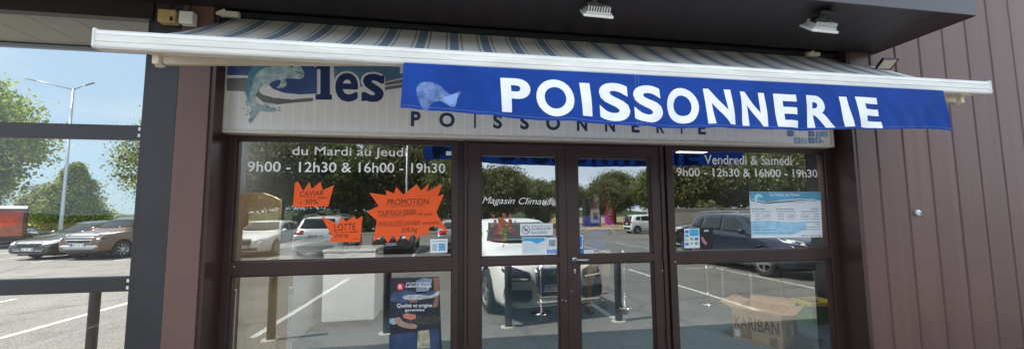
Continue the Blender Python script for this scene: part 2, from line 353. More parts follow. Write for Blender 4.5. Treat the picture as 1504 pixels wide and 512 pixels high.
# right cladding
def cladding():
    bm = bmesh.new(); xs = [4.04, 4.292]+[4.292+.3245*i for i in range(1, 30)]
    for i in range(len(xs)-1):
        a, b_ = xs[i]+.004, xs[i+1]-.004
        z0, z1 = .08, 5.2
        p = [(a, -.262), (a+.012, -.274), (b_-.012, -.274), (b_, -.262)]
        lo = [bm.verts.new((x, y, z0)) for x, y in p]; hi = [bm.verts.new((x, y, z1)) for x, y in p]
        for k in range(3): bm.faces.new((lo[k], lo[k+1], hi[k+1], hi[k]))
    obj('wall_cladding', bm, M_clad, shop)
    bm = bmesh.new(); rr = random.Random(2)
    for i in range(1, 12):
        for z in (.35, 1.9, 3.5): lathe(bm, [(0, -.2778), (.004, -.2772), (.0055, -.2735)], 8, 'Y', (xs[i]+.03, 0, z+rr.uniform(-.01, .01)))
    obj('rivet', bm, M_darkbrown, shop)
    bm = bmesh.new(); box(bm, 4.042, 13.5, -.262, .0, G0, 5.2); obj('wall', bm, M_darkbrown, shop)
    bm = bmesh.new(); box(bm, 4.06, 13.5, -.33, -.275, G0, .075, .006); obj('plinth', bm, mat('plinth_concrete', (.40, .39, .37), .85, var=.15, vscale=5), shop)
    kb = bmesh.new(); k = at(1346, 312, -.275); lathe(kb, [(0, -.03), (.022, -.03), (.03, -.022), (.031, 0)], 20, 'Y', (k.x, -.274, k.z))
    obj('wall_light', kb, mat('knob_white', (.72, .76, .80), .3), shop, True)
    kb = bmesh.new(); lathe(kb, [(0, -.306), (.009, -.3055), (.010, -.300)], 12, 'Y', (k.x+.006, -.0, k.z-.004)); obj('sensor_hole', kb, M_anth, shop)
    rv = bmesh.new(); box(rv, 4.012, 4.041, -.268, .0, G0, 3.199); obj('reveal', rv, mat('reveal_brown', (.052, .024, .022), .35, var=.15, vscale=2), shop)
cladding()
obj('pillar', B(-2.05, -1.832, -.272, .06, G0, 3.19, bev=.004), M_brown, shop)
obj('pillar_casing', B(-2.245, -2.052, -.268, .06, G0, 3.19, bev=.003), M_anth, shop)
bm = bmesh.new(); box(bm, -1.832, -1.80, -.27+.012, .0, G0, 3.199); obj('reveal', bm, MATS['reveal_brown'], shop)
# header above the glazing, overhang
obj('header', B(-1.80, 4.012, .0, .12, 2.172, 3.20), M_darkbrown, shop)
obj('side_header', B(-6, -2.245, -.279, -.211, 3.0, 3.4), mat('header_brown', (.026, .016, .015), .45, var=.1, vscale=2), shop)
def overhang():
    bm = bmesh.new(); x = 4.346
    box(bm, -6, 4.346, -1.06, -.28, 3.13, 3.16)
    o = obj('soffit', bm, M_soffit, shop)
    bm = bmesh.new()
    for i in range(34):
        a = 4.0-i*.3; box(bm, a, a+.004, -1.05, -.29, 3.1285, 3.13)
    obj('soffit_joint', bm, mat('soffit_joint', (.03, .022, .024), .6), shop)
    obj('fascia', B(-6, 4.35, -1.072, -1.0605, 3.127, 3.82, bev=.002), M_fascia, shop)
    obj('fascia_return', B(4.3465, 4.357, -1.058, -.28, 3.127, 3.82), M_fascia, shop)
    obj('flat_roof', B(-6, 13.5, -.27, 9, 3.90, 4.0), M_anth, shop) if False else None
    obj('overhang_top', B(-6, 4.34, -1.058, .12, 3.80, 3.83), M_anth, shop)
    bm = bmesh.new()
    for a, b_ in ((-1.9, -.2), (-.195, 1.25), (1.255, 2.05), (2.055, 2.6), (2.605, 3.4), (3.405, 4.03)): box(bm, a, b_, -.16, -.10, 3.128, 3.166)
    obj('soffit_trim', bm, mat('trim_dark', (.028, .030, .033), .5), shop)
    obj('soffit', B(-2.244, 4.04, -.279, 0, 3.20, 3.23), M_soffit, shop)
overhang()
# interior shell
obj('interior_floor', B(-2.2, 6.2, .06, 6.5, -.02, .012), M_floorin, shop)
obj('interior_wall', B(-2.2, 6.2, 6.5, 6.6, .012, 2.75), M_int, shop)
obj('interior_wall', B(-2.242, -2.2, .062, 6.6, .012, 2.75), M_int, shop)
obj('interior_wall', B(6.2, 6.25, .062, 6.6, .012, 2.75), M_int, shop)
obj('ceiling', B(-2.2, 6.2, .062, 6.6, 2.75, 2.8), M_int, shop)
obj('roof', B(-2.24, 13.5, .13, 9, 3.70, 3.79), M_anth, shop)
obj('rear_wall', B(-2.24, 13.5, 8.9, 9.0, G0, 3.7), M_anth, shop)
obj('side_wall', B(-2.28, -2.243, .07, 9, G0, 3.7), M_anth, shop)
for n_, (xa, ya) in enumerate(((2.40, 2.25), (-.25, 2.6), (-1.45, .42), (3.15, .42), (4.9, 3.4), (1.2, 3.8))):
    obj('ceiling_lamp_or_fill', B(xa-.3, xa+.3, ya-.3, ya+.3, 2.735, 2.749), mat('lamp_panel', (.8, .8, .8), .5, emit=((1, 1, .98), 1.7)) if ya > 1 else mat('window_fill_panel', (.8, .8, .8), .5, emit=((1, .98, .94), 14)), shop)  # front pair: unseen fill panels, added to brighten the box and tan board
obj('threshold', B(-1.83, 4.04, -.06, .058, G0, .008, bev=.004), mat('threshold_stone', (.25, .24, .23), .7, var=.15, vscale=5), shop)
# window frames and panes
def frame(name, x0, x1, z0, z1, gx0, gx1, gz, y0=-.04, y1=.05, m=M_darkbrown, parent=None):
    """frame bars round panes; gz = [(z0, z1), ...]"""
    bm = bmesh.new(); be = .004
    zs = [z0]+[z for g in gz for z in g]+[z1]
    box(bm, x0, gx0, y0, y1, z0, z1, be); box(bm, gx1, x1, y0, y1, z0, z1, be)
    for i in range(0, len(zs), 2): box(bm, gx0-.003, gx1+.003, y0+.003, y1-.003, zs[i]+.001, zs[i+1], be)
    # glazing beads
    for a, b_ in gz:
        for q in ((gx0-.001, gx0+.012, a, b_), (gx1-.012, gx1+.001, a, b_), (gx0, gx1, a-.001, a+.010), (gx0, gx1, b_-.010, b_+.001)):
            box(bm, q[0], q[1], -.022, .02, q[2], q[3])
    o = obj(name, bm, m, parent)
    for a, b_ in gz: obj('pane', B(gx0, gx1, -.004, .004, a, b_) if False else quad(gx0, gx1, a, b_, 0.0), M_shopglass, o)
    return o
def quad(x0, x1, z0, z1, y):
    bm = bmesh.new(); bm.faces.new([bm.verts.new(p) for p in ((x0, y, z0), (x1, y, z0), (x1, y, z1), (x0, y, z1))]); return bm
winL = frame('window', -1.80, .078, .01, 2.170, -1.737, .027, [(.09, 1.018), (1.130, 2.132)], parent=shop)
winR = frame('window', 2.098, 4.012, .01, 2.170, 2.168, 3.920, [(.09, 1.012), (1.122, 2.128)], parent=shop)
bm = bmesh.new(); box(bm, .078, .130, -.005, .06, .01, 2.171); box(bm, 2.062, 2.098, -.005, .06, .01, 2.171)
box(bm, .130, .157, -.05, .06, .01, 2.171, .003); box(bm, 2.030, 2.062, -.05, .06, .01, 2.171, .003); box(bm, .157, 2.030, -.046, .06, 2.153, 2.171)
obj('door_frame', bm, M_darkbrown, shop)
doorL = frame('door', .160, 1.090, .02, 2.150, .277, 1.000, [(.20, 1.047), (1.117, 2.043)], -.038, .03, parent=shop)
doorR = frame('door', 1.096, 2.026, .02, 2.150, 1.192, 1.935, [(.20, 1.040), (1.118, 2.035)], -.038, .03, parent=shop)
bm = bmesh.new(); box(bm, 1.075, 1.108, -.0455, -.0385, .03, 2.148, .003); obj('meeting_strip', bm, M_darkbrown, doorL)
bm = bmesh.new(); lathe(bm, [(0, -.05), (.024, -.05), (.026, -.039)], 20, 'Y', (1.142, 0, 1.082)); tube(bm, [(1.142, -.05, 1.082), (1.142, -.085, 1.082), (1.16, -.097, 1.083), (1.22, -.098, 1.080), (1.262, -.094, 1.078)], [.011, .011, .012, .011, .009])
obj('handle', bm, M_steel, doorR, True)
bm = bmesh.new(); lathe(bm, [(0, -.046), (.011, -.046), (.012, -.039)], 14, 'Y', (1.142, 0, .985)); box(bm, 1.136, 1.148, -.047, -.039, .955, .985, .003); obj('lock', bm, M_steel, doorR)
for d_, x_ in ((doorL, .158), (doorR, 2.028)):
    for z_ in (.35, 1.1, 1.85):
        bm = bmesh.new(); tube(bm, [(x_, -.052, z_-.05), (x_, -.052, z_+.05)], .009, 10); obj('hinge', bm, M_darkbrown, d_)
# small bare spots and screws on the frames
bm = bmesh.new()
for X, Y in ((682, 402), (686, 317), (826, 440), (831, 441), (840, 427), (973, 397), (992, 384), (344, 391)):
    p = at(X, Y, -.041); box(bm, p.x-.004, p.x+.004, -.0435, -.0405, p.z-.004, p.z+.005)
obj('screw', bm, mat('bare_metal', (.6, .58, .55), .5), shop)
# opening hours in white vinyl on the outside of the panes
def line(s, pl, pr, top, Y, m, parent, bold=.035, **k):
    a = at(*pl, Y); b_ = at(*pr, Y); c = at(pl[0], top, Y)
    return lettering(s, a.x, b_.x, a.z, a.z+(c.z-a.z), Y, m, parent, bold=bold, slope=b_.z-a.z, **k)
line('du Mardi au Jeudi', (429, 231.5), (597, 233.5), 214.5, -.002, M_vinyl, winL, .006)
line('9h00 - 12h30 & 16h00 - 19h30', (363, 252), (654, 254), 236.5, -.002, M_vinyl, winL, .010)
line('Vendredi & Samedi', (1035, 241), (1163, 242.5), 227, -.002, M_vinyl, winR, .008)
line('9h00 - 12h30 & 16h00 - 19h30', (994, 258.5), (1201, 260.5), 246, -.002, M_vinyl, winR, .012)
line('Magasin Climatisé', (708, 301.5), (817, 303.5), 288.5, -.002, M_vinyl, doorL, .0, shear=.4)
bm = bmesh.new()
for cx_, cz_ in ((800, 298), (810, 293), (814, 299)):     # snowflake marks over the word
    p = at(cx_, cz_, -.002)
    for k in range(3):
        a = k*math.pi/3; d = Vector((math.cos(a), 0, math.sin(a)))*.028; n = Vector((-math.sin(a), 0, math.cos(a)))*.003
        bm.faces.new([bm.verts.new(p+q) for q in (-d-n, d-n, d+n, -d+n)])
        p.y -= .0004
obj('snowflake', bm, M_vinyl, doorL)

# glazed screen at the left end and the canopy ceiling above it
scr = wthing('glazed_screen', (-3.9, -.2, 0), 'dark framed glass windbreak with two horizontal rails left of the shop pillar', 'glass screen')
for x0, x1 in ((-2.303, -2.249), (-5.6, -5.54)): obj('post', B(x0, x1, -.235, -.165, G0, 3.0, bev=.004), M_anth, scr)
for z0, z1 in ((.962, 1.068), (2.080, 2.188), (G0, .1)):
    obj('rail', B(-5.54, -2.303, -.228, -.172, z0, z1, bev=.004), M_anth, scr)
for z0, z1 in ((.1, .962), (1.068, 2.08), (2.188, 3.0)): obj('pane', quad(-5.54, -2.303, z0, z1, -.2), M_screen, scr)
for z_ in (2.11, 2.16, .99, 1.04):
    bm = bmesh.new(); box(bm, -2.318, -2.304, -.2335, -.2285, z_-.012, z_+.012); obj('clip', bm, M_white, scr)
bm = bmesh.new()
for i in range(12):
    x1 = -2.28-.31*i; box(bm, x1-.304, x1, -.205, .40, 3.032, 3.05)
can = obj('canopy_ceiling', bm, M_panelwhite, shop)
bm = bmesh.new(); box(bm, -6, -2.28, -.2105, -.196, 3.012, 3.05); obj('edge_trim', bm, mat('trim_light', (.62, .6, .55), .5), can)
bm = bmesh.new(); box(bm, -6, -2.28, .405, .45, 2.995, 3.07, .003); obj('rear_trim', bm, M_darkbrown, can)
bm = bmesh.new(); box(bm, -6, -2.28, -.20, .45, 3.052, 3.12); obj('canopy_deck', bm, M_black, can)

# ------------------------------------------------------------------ light box sign
sgn = wthing('shop_sign', (1.06, -.06, 2.17), 'wide pale light box sign with a leaping fish and the word les', 'shop sign')
YS = -.12
obj('case', B(-1.80, 3.925, -.115, -.003, 2.19, 2.96), M_signwhite, sgn)
fr = bmesh.new()
box(fr, -1.822, 3.947, -.135, -.003, 2.168, 2.196, .003); box(fr, -1.822, 3.947, -.135, -.003, 2.955, 2.975, .003)
box(fr, -1.822, -1.798, -.135, -.003, 2.196, 2.955); box(fr, 3.925, 3.947, -.135, -.003, 2.196, 2.955)
obj('frame', fr, mat('sign_frame', (.66, .62, .55), .4, var=.05, vscale=5), sgn)
g = bmesh.new(); xk = -1.79
def gq(x0, x1, z0, z1, y=-.1165): g.faces.new([g.verts.new(p) for p in ((x0, y, z0), (x1, y, z0), (x1, y, z1), (x0, y, z1))])
while xk < 3.3: gq(xk, xk+.013, 2.2, 2.56); xk += .083
zk = 2.205
while zk < 2.56: gq(-1.79, 3.3, zk, zk+.004, -.1168); zk += .021
obj('brick_pattern', g, M_signgrid, sgn)
def Z6(pts): return [(330+x/4.268, 90+y/4.268) for x, y in pts]
flat('band', px(Z6([(12, -60), (575, -60), (575, 60), (330, 80), (140, 88), (12, 86)]), YS), -.1175, M_blue1, sgn, .001)
flat('band', px(Z6([(12, 106), (135, 104), (215, 130), (180, 200), (100, 186), (12, 184)]), YS), -.1180, M_grey, sgn, .001)
flat('band', px(Z6([(170, 195), (215, 140), (230, 200), (300, 228), (420, 240), (553, 226), (553, 250), (440, 258), (330, 270), (240, 255)]), YS), -.1185, M_grey, sgn, .001)
flat('band', px(Z6([(215, 190), (225, 140), (560, 40), (560, 228), (420, 238), (300, 226), (240, 210)]), YS), -.1190, M_signwhite, sgn, .001)
flat('band', px(Z6([(245, 60), (578, -60), (578, 202), (470, 208), (370, 198), (300, 172), (262, 130)]), YS), -.1195, M_blue1, sgn, .001)
flat('band', px(Z6([(678, -70), (1400, -70), (1400, 60), (1115, 103), (1010, 128), (860, 160), (690, 160)]), YS), -.1180, M_teal, sgn, .001)
flat('band', px(Z6([(1005, 135), (1115, 112), (1400, 75), (1400, 95), (1115, 135), (1005, 152)]), YS), -.1180, M_grey, sgn, .001)
flat('band', px(Z6([(1005, 160), (1115, 142), (1400, 105), (1400, 130), (1115, 164), (1005, 180)]), YS), -.1180, M_grey, sgn, .001)
def slabserif():
    def L(d, dy):
        pts = [(575, 18), (660, 10), (660, 208), (672, 210), (672, 242), (570, 240), (570, 208), (600, 206), (600, 50), (575, 50)]
        cx_, cy_ = 620, 125
        return [(x+d*(1 if x > cx_ else -1), y+d*(1 if y > cy_ else -1)) for x, y in pts]
    return L
Lf = slabserif()
flat('letter_outline', px(Z6(Lf(13, 0)), YS), -.1204, M_signwhite, sgn, .001)
flat('letter', px(Z6(Lf(0, 0)), YS), -.1214, M_navy, sgn, .001)
for s, x0, x1, y0, y1 in (('e', 690, 840, 77, 251), ('s', 862, 1000, 82, 253)):
    a = at(*Z6([(x0, y1)])[0], YS); b_ = at(*Z6([(x1, y0)])[0], YS); e = .018
    lettering(s, a.x-e, b_.x+e, a.z-e, b_.z+e, -.1204, M_signwhite, sgn, 'letter_outline', stack=.075)
    lettering(s, a.x, b_.x, a.z, b_.z, -.1214, M_navy, sgn, 'letter', stack=.028)
flat('letter', px(Z6([(985, 90), (1001, 88), (1001, 140), (975, 140)]), YS), -.1217, M_navy, sgn, .0006)
flat('letter', px(Z6([(858, 195), (884, 195), (884, 250), (858, 250)]), YS), -.1217, M_navy, sgn, .0006)
flat('letter_outline', px(Z6([(1098, -30), (1160, -30), (1160, 78), (1098, 78)]), YS), -.1204, M_signwhite, sgn, .0006)
# fish made of water
fish = [(232, -12), (300, -25), (380, -12), (440, 8), (480, 40), (498, 72), (495, 100), (470, 112), (425, 108), (380, 112), (390, 140), (370, 165), (325, 168), (345, 150), (350, 118), (300, 130), (250, 165), (262, 145), (230, 160), (200, 200), (188, 245), (215, 270), (270, 285), (330, 305), (290, 318), (235, 312), (205, 325), (175, 370), (150, 385), (160, 340), (165, 300), (150, 260), (135, 215), (140, 165), (145, 110), (160, 60), (190, 15)]
fo = flat('fish', px(Z6(smoothpoly(fish, 4)), YS), -.1225, M_fish, sgn, .0015)
flat('fish_back', px(Z6(smoothpoly([(160, 60), (190, 20), (240, 0), (330, -10), (380, 5), (360, 30), (290, 35), (220, 60), (185, 110), (165, 180), (150, 240), (136, 210), (140, 165), (146, 110)], 4)), YS), -.1232, M_fishdark, sgn, .0006)
flat('fish_mouth', px(Z6([(440, 60), (492, 78), (488, 84), (450, 72)]), YS), -.1232, M_fishdark, sgn, .0006)
eb = bmesh.new(); p = at(*Z6([(420, 35)])[0], YS); lathe(eb, [(0, -.1238), (.008, -.1238), (.008, -.1226)], 12, 'Y', (p.x, 0, p.z)); obj('fish_eye', eb, M_navy, sgn)
rnd = random.Random(3); eb = bmesh.new()
for k in range(46):
    t = rnd.random()
    X, Y = (150+rnd.gauss(0, 16), 60+rnd.random()*330) if t < .6 else (200+rnd.random()*150, 290+rnd.gauss(0, 16))
    p = at(*Z6([(X, Y)])[0], YS); r_ = rnd.uniform(.002, .009)
    lathe(eb, [(0, -.1233-.00002*k), (r_, -.1233-.00002*k), (r_, -.1226)], 7, 'Y', (p.x, 0, p.z))
obj('splash', eb, M_fishdark, sgn)
# the widely spaced word below
zb0, zb1 = at(605, 185, YS).z, at(605, 163, YS).z
for ch, X in zip('POISSONNERIE', (610.5, 656.5, 697.5, 731, 770.5, 812.5, 855, 896, 933.5, 970, 1001, 1031)):
    p = at(X, 185, YS); w = {'I': .017, 'O': .135, 'N': .10}.get(ch, .082)
    lettering(ch, p.x-w/2, p.x+w/2, 2.2660, 2.3975, -.1185, M_navy2, sgn, 'letter', bold=.034)
for k, (X, Y, mm) in enumerate(((1161, 196, M_teal), (1171, 206, M_blue1), (1181, 206.5, M_blue1), (1192, 206, M_teal), (1202, 206, M_teal), (1171, 196, M_signwhite), (1192, 196.5, M_teal), (1203, 197, M_teal), (1212, 197, M_signgrid))):
    p = at(X, Y, YS); bm = bmesh.new(); box(bm, p.x-.030, p.x+.030, -.1195, -.117, p.z-.029, p.z+.029, .006)
    obj('blue_tile', bm, [mat('tile_a', (.16, .25, .46), .4), mat('tile_b', (.30, .46, .62), .4), mat('tile_c', (.38, .54, .68), .4)][k % 3] if mm != M_signwhite else M_signgrid, sgn)
p = at(1207, 208, YS); lettering('dcq', p.x-.03, p.x+.025, p.z-.018, p.z+.022, -.1205, M_blue1, sgn, 'letter', bold=.0, shear=.2)

# ------------------------------------------------------------------ awning
awn = wthing('awning', (1.2, -.1, 3.1), 'striped retractable awning with white front bar and cream arms over the shop entrance', 'awning')
AX0, AX1 = -1.990, 4.434
def fabz(t): return 2.556+.44*t+.232*t*t        # t metres back from the bar
def fabric():
    nx, ny = 120, 14; bm = bmesh.new(); grid = []
    for i in range(nx+1):
        row = []
        for j in range(ny+1):
            v = j/ny; t = v*.885
            xa = AX0+.03+(-1.80-AX0-.03)*v; xb = AX1-.03+(4.40-AX1+.03)*v
            x = xa+(xb-xa)*i/nx
            row.append(bm.verts.new((x, -1.005+t, fabz(t)-.006*math.sin(v*math.pi)*(1+.5*math.sin(x*3)))))
        grid.append(row)
    for i in range(nx):
        for j in range(ny): bm.faces.new((grid[i][j], grid[i+1][j], grid[i+1][j+1], grid[i][j+1]))
    m = bpy.data.materials.new('striped_canvas'); m.use_nodes = True; t = m.node_tree; b = t.nodes['Principled BSDF']; L = t.links.new; N = t.nodes.new
    tcn = N('ShaderNodeTexCoord'); sp = N('ShaderNodeSeparateXYZ'); L(tcn.outputs['Object'], sp.inputs[0])
    md = N('ShaderNodeMath'); md.operation = 'MULTIPLY_ADD'; md.inputs[1].default_value = 1/.262; md.inputs[2].default_value = 20.35; L(sp.outputs['X'], md.inputs[0])
    fr_ = N('ShaderNodeMath'); fr_.operation = 'FRACT'; L(md.outputs[0], fr_.inputs[0])
    r_ = N('ShaderNodeValToRGB'); r_.color_ramp.interpolation = 'CONSTANT'; e = r_.color_ramp.elements
    cream = (.90, .89, .86, 1); blue = (.26, .35, .46, 1); gry = (.42, .45, .45, 1)
    e[0].position = 0; e[0].color = cream
    e[1].position = .20; e[1].color = gry
    for pz, c in ((.26, cream), (.33, blue), (.60, cream), (.67, gry), (.73, cream)):
        k = e.new(pz); k.color = c
    L(fr_.outputs[0], r_.inputs[0])
    n = N('ShaderNodeTexNoise'); n.inputs['Scale'].default_value = 5; n.inputs['Detail'].default_value = 7; L(tcn.outputs['Object'], n.inputs[0])
    r2 = N('ShaderNodeValToRGB'); r2.color_ramp.elements[0].color = (.78, .76, .72, 1); r2.color_ramp.elements[0].position = .35; r2.color_ramp.elements[1].position = .6; L(n.outputs['Fac'], r2.inputs[0])
    mu = N('ShaderNodeMixRGB'); mu.blend_type = 'MULTIPLY'; mu.inputs[0].default_value = .4; L(r_.outputs[0], mu.inputs[1]); L(r2.outputs[0], mu.inputs[2])
    L(mu.outputs[0], b.inputs['Base Color']); b.inputs['Roughness'].default_value = .85
    tr = N('ShaderNodeBsdfTranslucent'); L(mu.outputs[0], tr.inputs[0]); ms = N('ShaderNodeMixShader'); ms.inputs[0].default_value = .12
    L(b.outputs[0], ms.inputs[1]); L(tr.outputs[0], ms.inputs[2]); L(ms.outputs[0], t.nodes['Material Output'].inputs[0])
    obj('fabric', bm, m, awn, True)
fabric()
def bar():
    prof = [(-1.050, 2.452), (-1.058, 2.462), (-1.060, 2.482), (-1.056, 2.486), (-1.062, 2.492), (-1.064, 2.520), (-1.060, 2.524), (-1.064, 2.530), (-1.060, 2.548), (-1.045, 2.562), (-1.02, 2.566), (-.995, 2.560), (-.985, 2.545), (-.985, 2.470), (-.995, 2.452)]
    bm = bmesh.new(); A = [bm.verts.new((AX0+.012, y, z)) for y, z in prof]; Bv = [bm.verts.new((AX1-.012, y, z+.012)) for y, z in prof]
    n = len(prof)
    for i in range(n): bm.faces.new((A[i], A[(i+1) % n], Bv[(i+1) % n], Bv[i]))
    bm.faces.new(A); bm.faces.new(Bv); obj('front_bar', bm, M_bar, awn)
    for x0, x1, dz in ((AX0-.003, AX0+.012, 0), (AX1-.012, AX1+.003, .012)):
        bm = bmesh.new(); box(bm, x0, x1, -1.066, -.983, 2.450+dz, 2.568+dz, .012, 3); obj('end_cap', bm, M_bar, awn)
bar()
def arms():
    for s, xj, xe, xw in ((1, -1.700, .05, -1.55), (-1, 4.215, 2.6, 3.95)):
        a = Vector((xj, -.955, 2.436)); e = Vector((xe, -.62, 2.66)); w = Vector((xw, -.16, 2.93))
        bm = bmesh.new(); d = (e-a).normalized(); up = Vector((0, 0, 1)); sd = d.cross(up).normalized(); up = sd.cross(d)
        def beam(p, q, hw, hh):
            vs = [bm.verts.new(c+sd*i*hw+up*j*hh) for c in (p, q) for i, j in ((-1, -1), (1, -1), (1, 1), (-1, 1))]
            for f in ((0, 1, 2, 3), (7, 6, 5, 4), (0, 4, 5, 1), (1, 5, 6, 2), (2, 6, 7, 3), (3, 7, 4, 0)): bm.faces.new([vs[i] for i in f])
            bmesh.ops.bevel(bm, geom=[x for x in bm.edges if all(v in vs for v in x.verts)], offset=.006, segments=2, affect='EDGES')
        beam(a, e, .022, .029)
        obj('forearm', bm, M_cream, awn)
        bm = bmesh.new(); d = (w-e).normalized(); sd = d.cross(Vector((0, 0, 1))).normalized(); up = sd.cross(d); beam(e, w, .022, .032); obj('upper_arm', bm, M_cream, awn)
        bm = bmesh.new(); tube(bm, [e+Vector((0, 0, -.045)), e+Vector((0, 0, .045))], .038, 16); obj('elbow', bm, M_cream, awn)
        bm = bmesh.new()
        box(bm, xj-.035 if s > 0 else xj, xj if s > 0 else xj+.035, -1.00, -.93, 2.395, 2.475, .008)
        box(bm, xj-.05, xj+.05, -1.03, -.95, 2.452, 2.470, .004)
        tube(bm, [(xj-.018*s, -.965, 2.388), (xj-.018*s, -.965, 2.452)], .016, 12)
        obj('bar_bracket', bm, M_cream, awn)
        bm = bmesh.new(); box(bm, xw-.06, xw+.06, -.2, -.14, 2.80, 2.97, .008); obj('wall_bracket', bm, M_cream, awn)
    bm = bmesh.new(); tube(bm, [(-1.78, -.07, 3.06), (4.0, -.07, 3.06)], .035, 14); obj('roller', bm, M_cream, awn)
    for xb in (-1.72, 3.55):
        bm = bmesh.new(); box(bm, xb-.05, xb+.09, -.33, -.29, 3.045, 3.085, .006); tube(bm, [(xb-.06, -.335, 3.05), (xb+.0, -.335, 3.085)], .012, 8); obj('roller_bracket', bm, M_cream, awn)
arms()

# ------------------------------------------------------------------ blue banner on the bar
ban = wthing('banner', (1.8, -1.05, 2.1), 'long blue cloth banner with white word POISSONNERIE hanging from the awning bar', 'banner')
def bxz(x): return 2.452+.0022*(x+.3)           # top edge height
def bbot(x):
    k = [(-.3, 2.150), (.0, 2.150), (.6, 2.106), (1.6, 2.088), (2.5, 2.100), (3.4, 2.128), (3.75, 2.150), (3.935, 2.132)]
    for (a, za), (b_, zb) in zip(k, k[1:]):
        if x <= b_: return za+(zb-za)*max(0, (x-a))/(b_-a)
    return k[-1][1]
def bwarp(p):
    """hang of the cloth: ripples that grow towards the hem"""
    top = bxz(p.x); v = max(0, min(1.2, (top-p.z)/.33))
    y = -1.064-.012+(.017*math.sin(p.x*5.3+.6)+.013*math.sin(p.x*11.7+v*2)+.006*math.sin(p.x*23+v*5)+.004*math.sin(p.x*37-v*6))*v-.03*v+.012*v*v
    return Vector((p.x, y+(p.y), p.z))
def banner():
    nx, nz = 260, 24; bm = bmesh.new(); g_ = []
    for i in range(nx+1):
        u = i/nx; row = []
        for j in range(nz+1):
            v = j/nz; xt = -.29+(3.912+.29)*u; xb = -.300+(3.935+.300)*u
            x = xt+(xb-xt)*v; z = bxz(x)+(bbot(x)-bxz(x))*v
            row.append(bm.verts.new(bwarp(Vector((x, 0, z)))))
        g_.append(row)
    for i in range(nx):
        for j in range(nz): bm.faces.new((g_[i][j], g_[i+1][j], g_[i+1][j+1], g_[i][j+1]))
    for f in bm.faces: f.normal_update()
    o = obj('cloth', bm, M_banner, ban, True)
    bm = bmesh.new()                                        # stitched hem at the left end and seam lines
    def strip(xa, xb, zf0, zf1, m_, nm):
        bm = bmesh.new(); n = 10; r0 = []
        for k in range(n+1):
            v = k/n; r0.append([bm.verts.new(bwarp(Vector((x, -.002, bxz(x)+(bbot(x)-bxz(x))*(zf0+(zf1-zf0)*v))))) for x in (xa, xb)])
        for k in range(n): bm.faces.new((r0[k][0], r0[k][1], r0[k+1][1], r0[k+1][0]))
        obj(nm, bm, m_, ban)
    seam = mat('seam_blue', (.10, .17, .5), .7)
    strip(-.268, -.264, 0, 1, mat('hem_blue', (.006, .03, .25), .8), 'hem'); strip(1.262, 1.265, 0, 1, seam, 'stitching'); strip(1.285, 1.288, 0, 1, seam, 'stitching')
    bm = bmesh.new(); n = 200; r0 = []
    for k in range(n+1):
        x = -.295+4.24*k/n; r0.append([bm.verts.new(bwarp(Vector((x, -.002, bbot(x)+d)))) for d in (.016, .019)])
    for k in range(n): bm.faces.new((r0[k][0], r0[k+1][0], r0[k+1][1], r0[k][1]))
    obj('stitching', bm, seam, ban)
    # letters, each a little out of line
    L_ = [('P', 736, 780, 116, 164), ('O', 787.5, 843, 118, 171), ('I', 852, 868, 122.5, 171), ('S', 879.5, 926.5, 122.5, 177), ('S', 930.5, 974, 126, 179), ('O', 979.5, 1027, 130, 180.5),
          ('N', 1034, 1076, 132, 182.5), ('N', 1087, 1127, 136.5, 184.5), ('E', 1137, 1174.5, 139, 186), ('R', 1186, 1224, 141, 186.5), ('I', 1233, 1248, 142.5, 186.5), ('E', 1256, 1293, 144, 187.5)]
    for ch, x0, x1, yt, yb in L_:
        a = at(x0, yb, -1.09); a.x = at(x0, yt, -1.09).x; b_ = at(x1, yt, -1.09); b_.x = at(x1, yb, -1.09).x
        def w(p, a=a, b_=b_):
            k = (p.z-a.z)/(b_.z-a.z); s = {'I': .013}.get(ch, .010)
            q = Vector((p.x-s*(k-.5), -.0025, p.z)); return bwarp(q)
        lettering(ch, a.x, b_.x, a.z, b_.z, 0, M_letter, ban, 'letter', bold=(.036 if ch in 'OSPRE' else .040), warp=w, res=6)
    F = [(612, 131), (618, 123), (632, 121), (645, 125), (655, 134), (664, 138), (674, 134), (677, 135), (672, 144), (669, 155), (662, 156), (652, 150), (645, 148), (634, 152), (627, 163), (620, 158), (614, 145)]
    bm = bmesh.new(); pts = [(at(x, y, -1.085).x, at(x, y, -1.085).z) for x, y in smoothpoly(F, 4)]
    slab(bm, pts, -.0012, .0006); cut_fine(bm, .02)
    for v in bm.verts: v.co = bwarp(v.co)
    obj('fish_print', bm, M_palefish, ban)
    bm = bmesh.new(); slab(bm, [(at(x, y, -1.085).x, at(x, y, -1.085).z) for x, y in smoothpoly([(650, 143), (660, 140), (672, 137), (668, 150), (660, 153)], 4)], -.0019, .0005); cut_fine(bm, .02)
    for v in bm.verts: v.co = bwarp(v.co)
    obj('fish_tail_print', bm, mat('fish_tail', (.22, .35, .70), .6), ban)
banner()

# ------------------------------------------------------------------ lamps and boxes under the overhang
def floodlight():
    f = thing('floodlight', (0, 0, 0), 'white finned floodlight under the right end of the dark soffit', 'floodlight', 'floodlights under the overhang')
    bm = bmesh.new(); box(bm, -.115, .115, -.085, .085, -.118, -.098, .007, 2); obj('front_plate', bm, M_white, f)
    bm = bmesh.new(); box(bm, -.098, .098, -.068, .068, -.098, -.082, .004)
    for i in range(9):
        x = -.08+.02*i; box(bm, x-.004, x+.004, -.066, .066, -.083, -.045)
    obj('heat_sink', bm, mat('fin_grey', (.55, .55, .54), .45), f)
    bm = bmesh.new(); box(bm, -.10, .02, -.05, .02, -.06, -.02, .01); tube(bm, [(-.04, -.02, -.04), (-.04, .0, .03)], .032, 14); box(bm, -.1, .03, -.06, .05, .015, .04, .003); obj('bracket', bm, M_black, f)
    return f
fl1 = floodlight(); fl1.location = (3.02, -.94, 3.095); fl1.rotation_euler = (R(40), R(4), R(-5))
